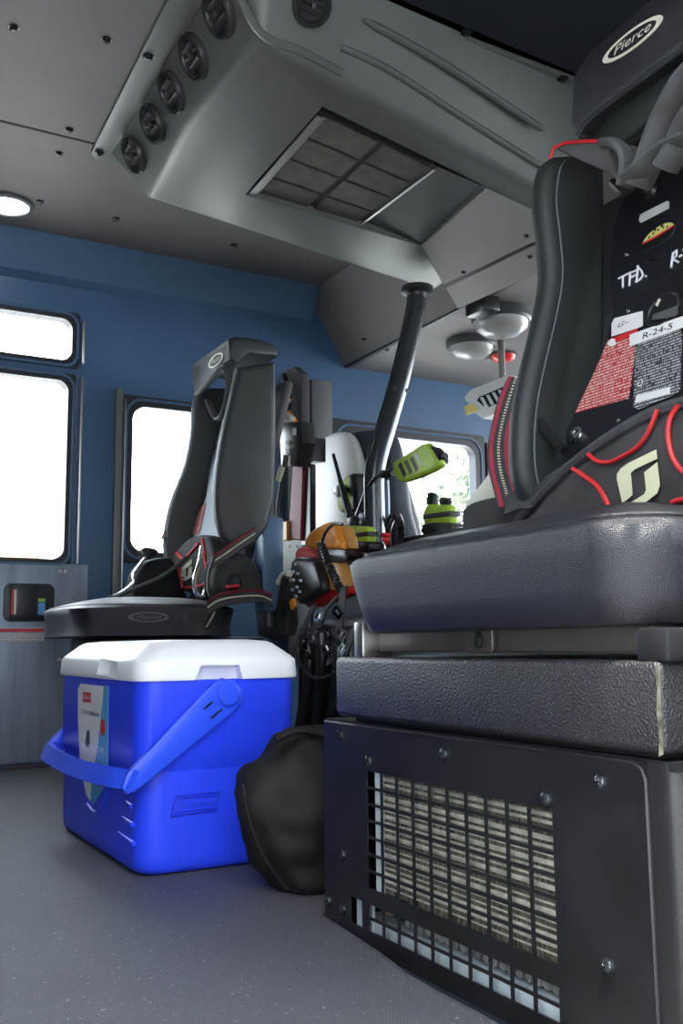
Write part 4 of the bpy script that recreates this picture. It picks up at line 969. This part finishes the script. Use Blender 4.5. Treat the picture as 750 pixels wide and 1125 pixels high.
# red bag
rb = thing('gear_bag', 'red gear bag with an orange side pocket on the engine cover', 'bag', P(345, 662, X=1.22))
rbb = mk('bag_body', pl(((322, 606), (330, 600), (348, 602), (362, 610), (378, 640), (382, 652), (350, 664), (334, 667), (328, 650), (324, 625)), 1.18, 0.045, 0.015, 3), 'bag_red', rb, 50)
mk('side_pocket', pl(((351, 617), (370, 616), (377, 644), (362, 648), (357, 640)), 1.165, 0.03, 0.006, 2), 'orange_wood', rb)
mk('pocket_band', pl(((347, 606), (350, 603), (378, 604), (380, 616), (352, 617)), 1.16, 0.03, 0.004, 2), 'rail_black', rb)
for k in range(4): mk('reflective_tab', pl(((345+k*1.3, 622+k*7), (351+k*1.5, 621+k*7), (352+k*1.5, 626+k*7), (346+k*1.3, 627+k*7)), 1.172, 0.004, 0, 1, 1), 'tray', rbb, ang=0)
# orange hood
hd_ = thing('hood', 'folded orange hood lying on top of the red gear bag', 'hood', P(358, 604, X=1.2))
mk('hood_front', pl(((333, 600), (338, 585), (350, 577), (360, 573), (368, 578), (372, 590), (374, 603), (350, 604)), 1.17, 0.035, 0.012, 3), 'orange', hd_, 50)
mk('hood_side', pl(((366, 577), (378, 580), (383, 602), (372, 604), (368, 590)), 1.185, 0.03, 0.008, 3), 'orange_wood', hd_, 50)
# mask with studs
mkk = thing('breathing_mask', 'black face mask with pale metal studs hanging in front of the red bag', 'mask', P(335, 660, X=1.15))
mb = mk('mask_body', pl(((319, 616), (328, 612), (342, 614), (350, 630), (353, 648), (340, 656), (330, 664), (324, 660), (318, 640)), 1.14, 0.035, 0.012, 3), 'rail_black', mkk, 50)
for px, py in ((325, 620), (327, 630), (322, 637), (330, 638), (326, 645), (321, 648), (329, 650), (325, 655), (322, 628)):
    mk('stud', obox(P(px, py, X=1.137), (0, 1, 0.2), (0, -0.2, 1), (1, 0, 0), 0.011, 0.007, 0.008, 0.002, 1), 'tray', mb)
mk('mask_tube', tube(sm([P(x, y, X=1.12) for x, y in ((314, 634), (311, 648), (309, 662), (306, 672))], 4), 0.011, 10), 'rail_black', mkk)
mk('mask_clip', pl(((317, 660), (321, 657), (323, 666), (319, 670)), 1.13, 0.01, 0.002, 1, 1), 'orange', mkk)
mk('hand_strap', tube(sm([P(x, y, X=1.13) for x, y in ((306, 640), (312, 632), (318, 630))], 4), 0.010, 8), 'cream', mkk)
# hanging webbing in front of the engine cover
wb = [((345, 664), (334, 690), (325, 710), (320, 725)), ((370, 655), (354, 675), (350, 692), (344, 705), (336, 730)), ((377, 645), (374, 680), (368, 705), (362, 730)), ((388, 690), (384, 706), (378, 720))]
wn = ['webbing strap falling from the left corner of the red bag', 'long webbing strap falling below the middle of the red bag', 'webbing strap hanging straight next to the near seat cushion', 'short webbing loop tucked beside the seat rail end']
for i, px in enumerate(wb):
    o = mk('webbing_strap', ribbon(sm([P(x, y, X=1.11-0.01*i) for x, y in px], 5), V(0, -0.028, 0.006), 0.004), 'strap_grey', None, ang=0)
    tag(o, wn[i], 'strap', 'straps hanging off the engine cover')
# corrugated hoses
hs = [((338, 700), (340, 730), (337, 760), (330, 798)), ((352, 690), (354, 725), (350, 760), (345, 800)), ((370, 700), (372, 735), (368, 770), (362, 800)), ((384, 700), (386, 740), (383, 780), (378, 810))]
hn_ = ['corrugated black hose nearest the cooler lid corner', 'corrugated black hose second from the cooler', 'corrugated black hose third from the cooler', 'corrugated black hose closest to the seat riser']
for i, px in enumerate(hs):
    pth = sm([P(x, y, X=1.10) for x, y in px], 16); rr_ = [0.016 if k % 2 else 0.0135 for k in range(len(pth))]
    o = mk('corrugated_hose', tube(pth, rr_, 10), 'rail_black', None, 60); tag(o, hn_[i], 'hose', 'hoses behind the cooler')
# metal buckles catching the light
bk_ = [(334, 705, 'left of the first hanging strap'), (345, 700, 'between the first two straps'), (362, 697, 'between the second and third strap'), (376, 697, 'behind the third strap'), (338, 718, 'low beside the cooler lid corner'), (360, 712, 'under the middle buckles'), (378, 714, 'beside the seat rail end'), (352, 678, 'just below the red bag'), (372, 672, 'below the orange pocket')]
for i, (px, py, d) in enumerate(bk_):
    c = P(px, py, X=1.085); t = thing('harness_buckle', 'shiny steel harness buckle '+d, 'buckle', c, 'buckles on the hanging harness')
    u = V(0.5*(i % 2)-0.2, -1, 0.5*(i % 3-1)).normalized(); v = u.cross(V(1, 0.2, 0.5-0.3*(i % 4))).normalized(); n = u.cross(v)
    f = lambda a, b: c+u*a+v*b
    mk('buckle_frame', ring(rrect(-0.017, 0.017, -0.013, 0.013, 0.005, 3), rrect(-0.011, 0.011, -0.006, 0.006, 0.003, 3), f, n*0.006), 'chrome' if i % 2 else 'gunmetal', t)
    mk('buckle_bar', obox(c+n*0.003, u, v, n, 0.006, 0.024, 0.005, 0.001, 1), 'alu', t)
hns = thing('hanging_harness', 'black riveted harness webbing hanging on the end of the engine cover', 'harness', P(358, 812, X=1.125))
hpn = mk('harness_web', pl(((328, 690), (350, 686), (390, 688), (390, 812), (326, 812)), 1.136, 0.014, 0.006, 2, 1), 'bag_cloth', hns)
for px, py in ((338, 727), (346, 731), (352, 743), (348, 762), (338, 775), (346, 778), (328, 793), (336, 793), (364, 764), (362, 783)):
    mk('rivet', lathe(P(px, py, X=1.134), (-1, -0.3, 0.1), [(0.0075, -0.004), (0.0075, 0), (0.007, 0.004), (0.004, 0.006), (0, 0.007)], 12), 'chrome', hns)
tag(mk('thin_hose', tube(sm([P(x, y, X=1.06) for x, y in ((325, 712), (330, 730), (342, 743), (356, 745), (368, 738))], 5), 0.004, 7), 'rail_black'), 'thin black hose looping below the harness buckles', 'hose')
# coiled cords
cd = [([(352, 597), (355, 605), (362, 622), (370, 640), (377, 652)], 9, 'coiled black cord hanging across the red bag'), ([(384, 580), (388, 592), (394, 603), (399, 612)], 8, 'coiled black cord beside the lime radio on the engine cover'), ([(432, 566), (427, 576), (425, 588), (426, 600)], 9, 'coiled black cord standing right of the grab pole base'), ([(436, 566), (440, 576), (441, 588), (439, 600)], 9, 'coiled black cord next to the seat cushion edge')]
for px, n, lb in cd:
    X_ = 1.12 if px[0][0] < 360 else 1.36
    tag(mk('coiled_cord', coil(sm([P(x, y, X=X_) for x, y in px], 3), 0.008, 0.0034, n*2), 'rail_black', None, 60), lb, 'cord', 'coiled radio cords')
tag(mk('radio_cord', tube(sm([P(x, y, X=1.3) for x, y in ((430, 516), (412, 525), (402, 540), (394, 560), (386, 582))], 5), 0.005, 7), 'rail_black'), 'thin black cord running from the hand microphone past the grab pole', 'cord')
tag(mk('drawstring', tube(sm([P(x, y, X=1.15) for x, y in ((376, 576), (366, 576), (357, 586), (353, 598))], 5), 0.004, 7), 'rail_black'), 'thin black cord curling over the orange hood', 'cord')
# hand microphone
XM = 1.32
mic = thing('hand_microphone', 'lime green speaker microphone with three dark slots clipped to the grab pole', 'microphone', P(460, 530, X=XM))
mbd = mk('mic_body', pl(((430, 509), (436, 504), (462, 488), (470, 489), (478, 500), (481, 509), (474, 517), (444, 529), (434, 526)), XM, 0.028, 0.010, 3), 'lime', mic, 50)
for k in range(3):
    mk('speaker_slot', pl(((437+k*6.5, 511-k*3.2), (440+k*6.5, 508-k*3.2), (446+k*6.5, 521-k*3.2), (443.5+k*6.5, 525-k*3.2)), XM-0.001, 0.004, 0, 1, 1), 'rail_black', mbd, ang=0)
mk('mic_label', pl(((454, 499), (457, 497), (464, 510), (462, 512)), XM-0.001, 0.003, 0, 1, 1), 'cream', mbd, ang=0)
mk('mic_cap', pl(((472, 490), (477, 494), (482, 505), (480, 509), (474, 498)), XM+0.004, 0.03, 0.003, 2), 'rail_black', mic)
mk('cable_gland', tube([P(478, 504, X=XM+0.02), P(484, 503, X=XM+0.02), P(490, 501, X=XM+0.02)], [0.014, 0.011, 0.008], 10), 'rail_black', mic)
mk('mic_clip', tube([P(432, 519, X=XM+0.03), P(424, 521, X=XM+0.03), P(416, 519, X=XM+0.03)], 0.011, 8), 'rail_black', mic)
# portable radio in front of the pale seat back
XR2 = 1.378
pr = thing('portable_radio', 'lime portable radio with a long antenna in front of the pale seat back', 'radio', P(382, 566, X=XR2))
prb = mk('radio_body', pl(((370, 560), (370, 540), (377, 524), (384, 521), (390, 527), (388, 550), (378, 562)), XR2, 0.05, 0.010, 3), 'lime', pr, 50)
mk('radio_front', pl(((383, 522), (391, 524), (392, 552), (386, 560), (384, 545)), XR2-0.004, 0.05, 0.006, 2), 'radio_black', pr)
mk('antenna', tube([P(366, 499, X=XR2-0.02), P(372, 522, X=XR2-0.02), P(377, 542, X=XR2-0.02), P(384, 567, X=XR2-0.02)], [0.005, 0.006, 0.009, 0.010], 9), 'radio_black', pr)
mk('channel_knob', pl(((364, 537), (374, 532), (378, 540), (368, 546)), XR2-0.02, 0.03, 0.004, 2), 'gunmetal', pr)
mk('radio_holster', pl(((379, 560), (388, 558), (388, 574), (380, 574)), XR2, 0.054, 0.003, 2), 'gunmetal', pr)
# radios standing in their chargers
def charger(px0, py0, s, X, label):
    t = thing('charging_radio', label, 'radio', P(px0, py0, X=X), 'radios in chargers')
    q = lambda *l: [(px0+a*s, py0+b*s) for a, b in l]
    b = mk('radio_body', pl(q((-13, -2), (-13, -18), (-9, -24), (-2, -24), (0, -21), (5, -24), (12, -23), (14, -16), (13, -2)), X, 0.03, 0.008, 3), 'lime', t, 50)
    mk('radio_band', pl(q((-14, -13), (15, -17), (15, -11), (-14, -8)), X-0.004, 0.036, 0.003, 2, 1), 'radio_black', t)
    mk('antenna', pl(q((-10, -24), (-9, -36), (-4, -36), (-3, -24)), X+0.005, 0.02, 0.004, 2), 'radio_black', t)
    mk('volume_knob', pl(q((4, -24), (4, -31), (11, -31), (11, -24)), X+0.005, 0.02, 0.004, 2), 'radio_black', t)
    mk('charger_base', pl(q((-16, 2), (-12, -3), (13, -4), (16, 2), (14, 10), (-14, 10)), X-0.01, 0.05, 0.006, 2), 'radio_black', t)
    return t
charger(478, 578, 1.0, 1.40, 'lime radio in a black charger beside the seat cushion under the microphone')
charger(391, 598, 0.85, 1.27, 'smaller lime radio in a charger at the foot of the portable radio')
rp = thing('red_pouch', 'small red pouch beside the coiled cord on the engine cover', 'pouch', P(410, 600, X=1.35))
mk('pouch_body', pl(((397, 590), (403, 587), (419, 587), (419, 599), (399, 600)), 1.33, 0.02, 0.004, 2), 'bag_red', rp)
mk('pouch_flap', pl(((400, 586), (419, 585), (419, 591), (401, 592)), 1.327, 0.024, 0.003, 2), 'red_pipe', rp)
mk('pouch_hook', tube(sm([P(x, y, X=1.325) for x, y in ((396, 592), (396, 584), (400, 580), (402, 585))], 4), 0.003, 6), 'cream', rp)
tag(mk('equipment_box', boxb((1.36, 1.45, 0.421), (1.75, 2.10, P(478, 587, X=1.40).z), 0.008), 'rail_black'), 'black equipment box on the engine cover holding the radios', 'box')

# ================================================================== GRAB POLE
YP = 2.16
gp = thing('grab_pole', 'dark bent grab pole running from the overhead unit down to the engine cover', 'grab pole', P(415, 640, Y=YP))
pth = sm([P(x, y, Y=YP) for x, y in ((458, 318), (457, 335), (450, 370), (438, 420), (426, 462), (416, 495), (411, 520), (411, 550), (412, 590), (413, 640))], 5)
mk('pole_tube', tube(pth, 0.028, 16), 'pole', gp, 60)
mk('pole_flange', lathe(P(458, 320, Y=YP), (0, 0, -1), [(0.045, -0.01), (0.045, 0.004), (0.03, 0.010), (0.026, 0.03), (0, 0.03)], 24), 'rail_black', gp)
mk('pole_conduit', tube(sm([P(x, y, Y=YP+0.02) for x, y in ((423, 528), (424, 555), (424, 590))], 4), 0.011, 8), 'wall_trim', gp)
mk('pole_clamp', obox(P(436, 430, Y=YP), (1, 0, 0), (0, 1, 0), (0.1, 0, 1), 0.05, 0.05, 0.012, 0.004), 'rail_black', gp)

# ================================================================== DRIVER SEAT
XS = 1.43
dsx = thing('driver_seat', 'driver seat with a pale rounded back panel beyond the engine cover', 'seat', P(375, 620, X=XS))
mk('pale_back', pl(((338, 600), (335, 560), (334, 525), (340, 500), (352, 483), (366, 475), (380, 476), (389, 490), (397, 525), (405, 560), (410, 610)), XS, 0.03, 0.012, 3, 3), 'pale_seat', dsx, 50)
mk('seat_back', pl(((345, 610), (350, 500), (370, 478), (398, 472), (412, 475), (420, 500), (428, 560), (432, 615)), XS+0.032, 0.09, 0.03, 4, 3), 'dark_seat', dsx, 50)
mk('seat_base', boxb((XS+0.02, P(432, 600, X=XS).y, 0.0), (XS+0.52, P(345, 600, X=XS).y, P(400, 612, X=XS).z), 0.03, 3), 'dark_seat', dsx)
# small dark seat edge at the front window
fd2 = thing('door_armrest', 'dark padded panel below the front door window', 'armrest', P(445, 590, Y=2.9))
mk('armrest_pad', prism([P(x, y, Y=2.90) for x, y in ((424, 490), (432, 480), (441, 500), (462, 575), (468, 610), (424, 610))], (0, 0.10, 0), 0.012, 3), 'dark_seat', fd2)
# ================================================================== GEAR BETWEEN THE FAR SEAT AND THE DRIVER
gx = 1.30
gl = thing('tool_bracket', 'black bracket with an orange clip and metal fitting beside the far headrest', 'bracket', P(318, 480, X=gx))
mk('bracket_plate', pl(((308, 410), (322, 402), (330, 410), (331, 480), (320, 486), (308, 470)), gx, 0.03, 0.006, 2, 1), 'strap_grey', gl)
mk('bracket_fork', tube(sm([P(x, y, X=gx-0.02) for x, y in ((312, 412), (316, 425), (318, 440), (314, 455))], 4), 0.008, 8), 'gunmetal', gl)
mk('orange_clip', tube([P(319, 438, X=gx-0.02), P(313, 448, X=gx-0.02), P(318, 455, X=gx-0.02), P(324, 462, X=gx-0.02)], 0.007, 7), 'orange', gl)
mk('metal_fitting', pl(((302, 455), (310, 452), (318, 458), (316, 463), (303, 462)), gx-0.04, 0.02, 0.004, 2), 'cream', gl)
mk('latch_body', pl(((306, 463), (330, 463), (331, 486), (324, 512), (308, 512)), gx-0.02, 0.05, 0.006, 2, 1), 'rail_black', gl)
mk('indicator', pl(((321, 470), (324, 470), (324, 478), (321, 478)), gx-0.024, 0.006, 0, 1, 1), 'tray', gl, ang=0)
for py in (484, 493): mk('indicator', pl(((314, py), (317, py), (317, py+5), (314, py+5)), gx-0.024, 0.006, 0, 1, 1), 'cream', gl, ang=0)
mk('indicator', pl(((315, 500), (317.5, 500), (318, 512), (315.5, 512)), gx-0.024, 0.006, 0, 1, 1), 'cream', gl, ang=0)
mk('side_box', pl(((326, 482), (339, 480), (339, 506), (327, 508)), gx+0.02, 0.06, 0.004, 2, 1), 'rail_black', gl)
mk('red_strap', pl(((300, 444), (297, 438), (300, 436), (306, 448)), gx-0.05, 0.01, 0.002, 1, 1), 'red_pipe', gl)
rs = thing('red_board', 'dark red upright panel with an orange patch behind the far seat', 'panel', P(318, 592, X=1.33))
mk('panel_board', pl(((316, 592), (321, 512), (333, 508), (330, 594)), 1.33, 0.02, 0.004, 1, 1), 'red_dark', rs)
mk('panel_patch', pl(((308, 594), (309, 574), (315, 572), (315, 594)), 1.32, 0.02, 0.003, 1, 1), 'orange_wood', rs)
mk('panel_black_board', pl(((330, 600), (334, 508), (341, 510), (341, 600)), 1.34, 0.02, 0.004, 1, 1), 'rail_black', rs)  # black upright board beside the red one
cs = thing('cable_loop', 'black cable loop hanging behind the far seat backrest', 'cable', P(305, 600, X=1.22))
mk('cable', tube(sm([P(x, y, X=1.22) for x, y in ((314, 500), (310, 530), (306, 560), (304, 600), (298, 625))], 4), 0.008, 8), 'rail_black', cs)
mk('reflective_sleeve', tube([P(310, 513, X=1.21), P(306, 528, X=1.21)], 0.009, 8), 'reflective', cs)
tag(mk('light_tube', tube([P(298, 560, X=1.20), P(296, 592, X=1.20)], 0.010, 10), 'tray'), 'short pale tube upright behind the far seat bolster', 'tube')
bl = thing('bulkhead_panel', 'olive grey bulkhead panel with drilled holes behind the far seat', 'panel', (1.45, 2.5, 0.47))
mk('panel_sheet', pl(((295, 596), (345, 590), (345, 640), (295, 640)), 1.37, 0.02, 0.003, 1, 1), 'olive', bl)
for px in (310, 318, 326): mk('drilled_hole', lathe(P(px, 600, X=1.369), (-1, 0, 0), [(0.005, 0), (0.005, 0.001), (0, 0.001)], 10), 'black_hole', bl)
# dark pack on the floor side of the far seat
dpk = thing('equipment_pack', 'black equipment pack with a red label beside the far seat', 'bag', P(300, 690, X=1.19))
mk('pack_body', pl(((280, 640), (292, 632), (308, 640), (314, 668), (312, 698), (282, 698)), 1.19, 0.04, 0.012, 3), 'pad_cloth', dpk)
mk('pack_label', pl(((294, 636), (302, 633), (308, 637), (304, 642), (296, 641)), 1.186, 0.004, 0.001, 1, 1), 'bag_red', dpk)
mk('pack_flap', pl(((284, 642), (298, 640), (304, 652), (296, 660), (284, 656)), 1.18, 0.012, 0.004, 2), 'strap_grey', dpk)

# ================================================================== LAMPS AND SMALL FITTINGS ON THE FRONT CEILING
ZF = 1.372
def dome(px, py, R, h, label, arm=False):
    c = P(px, py, Z=ZF)
    t = thing('dome_light', label, 'lamp', c, 'dome lights on the front ceiling')
    mk('lamp_base', lathe(c, (0, 0, -1), [(R*1.06, 0), (R*1.06, h*0.35), (R, h*0.45), (0, h*0.45)], 32), 'console_dark', t)
    mk('lamp_lens', lathe(c-V(0, 0, h*0.45), (0, 0, -1), [(R*0.96, 0), (R*0.9, h*0.25), (R*0.65, h*0.48), (R*0.3, h*0.58), (0, h*0.6)], 32), 'lamp_lens', t, 60)
    return t
dome(517, 374, 0.080, 0.060, 'round dome light set further from the overhead unit')
t = dome(550, 343, 0.088, 0.075, 'round dome light next to the black bracket by the overhead unit')
q = P(530, 337, Z=ZF-0.02)
mk('lamp_bracket', obox(q, (1, 0, 0), (0, 1, 0), (0, 0, 1), 0.06, 0.10, 0.05, 0.008), 'rail_black', t)
c = P(552, 389, Z=ZF)
t = thing('marker_light', 'small red marker light on the front ceiling above the striped belt', 'lamp', c)
mk('marker_base', lathe(c, (0, 0, -1), [(0.05, 0), (0.05, 0.008), (0, 0.008)], 24), 'console_dark', t)
mk('marker_lens', lathe(c-V(0, 0, 0.008), (0, 0, -1), [(0.046, 0), (0.040, 0.012), (0.02, 0.02), (0, 0.021)], 24), 'lamp_red', t, 60)
mk('marker_tip', lathe(c-V(0.035, -0.03, 0.010), (0, 0, -1), [(0.016, 0), (0.014, 0.010), (0, 0.014)], 16), 'lamp_lens', t, 60)
# white slotted device on the front header
dv = thing('slotted_device', 'white slotted control box with a yellow tag under the front ceiling', 'control box', P(540, 440, X=2.0))
db = mk('device_case', pl(((509, 437), (516, 428), (556, 412), (560, 448), (530, 460), (524, 456)), 2.0, 0.05, 0.004, 2, 1), 'device_white', dv)
mk('device_window', pl(((523, 440), (526, 436), (552, 425), (556, 438), (534, 449)), 1.998, 0.004, 0.001, 1, 1), 'gunmetal', db)
for k in range(4): mk('device_slat', pl(((527+k*6.5, 437-k*2.7), (530+k*6.5, 436-k*2.7), (536+k*6.5, 447-k*2.7), (533+k*6.5, 448-k*2.7)), 1.996, 0.003, 0, 1, 1), 'device_white', db, ang=0)
mk('mount_arm', tube([P(552, 425, X=2.055), V(2.055, P(552, 425, X=2.055).y, 1.372)], 0.012, 8), 'ceiling_front', dv)
mk('yellow_tag', pl(((509, 447), (517, 443), (524, 448), (524, 452), (512, 456)), 1.996, 0.004, 0.001, 1, 1), 'paper_yellow', dv)
# lit ceiling lamp at the left edge
c = P(8, 224, Z=ZC-0.005)
t = thing('ceiling_lamp', 'lit white oval ceiling lamp above the crew door', 'lamp', c)
mk('lamp_bezel', lathe(c, (0, 0, -1), [(0.075, 0), (0.073, 0.008), (0.062, 0.010), (0.060, 0.004), (0, 0.004)], 28), 'console_dark', t)
mk('lamp_diffuser', lathe(c-V(0, 0, 0.0045), (0, 0, -1), [(0.060, 0), (0.05, 0.006), (0, 0.008)], 28), 'lamp_on', t, 60)

# ================================================================== OUTSIDE
struct(mk('wall_blocker', boxb((-9, -3.6, -1.2), (9, -3.2, 4.2)), 'blocker', ang=0), 'station wall added unseen to cut light on the open door side')  # added out of view to dim the light through the open door
struct(mk('ground', boxb((-30, -30, -1.25), (40, 40, -1.2)), 'concrete', ang=0), 'pale concrete yard outside the cab')
bd = thing('building', 'pale low building with a brick band seen through the crew door window', 'building', (2.0, 16, -1.2))
mk('building_wall', boxb((-4, 16, -1.2), (3.4, 20, 2.05)), 'building', bd, ang=0)
mk('brick_band', boxb((-4, 15.95, 1.2), (3.38, 16.0, 2.0)), 'brick_pale', bd, ang=0)
for k in range(3): mk('building_window', boxb((-3+k*2.2, 15.93, 1.0), (-1.8+k*2.2, 15.96, 1.6)), 'building', bd, ang=0)
tr = thing('tree', 'leafy green tree seen through the front door window', 'tree', (9.0, 11.5, -1.2))
mk('trunk', tube([(9.0, 11.5, -1.2), (9.05, 11.5, 0.5), (8.95, 11.5, 1.6)], [0.22, 0.17, 0.10], 10), 'bark', tr)
bm = B(); rnd = random.Random(3)
for k in range(1500):
    c = V(9.0+rnd.gauss(0, 0.65), 11.5+rnd.gauss(0, 0.6), 2.3+rnd.gauss(0, 0.6)); u = V(rnd.uniform(-1, 1), rnd.uniform(-1, 1), rnd.uniform(-1, 1)).normalized(); v = u.orthogonal().normalized()
    s = rnd.uniform(0.07, 0.14)
    vs_ = [bm.verts.new(c+u*s), bm.verts.new(c+v*s*0.5), bm.verts.new(c-u*s), bm.verts.new(c-v*s*0.5)]; bm.faces.new(vs_)
o = mk('foliage', bm, 'leaf', tr, ang=0); o['kind'] = 'stuff'
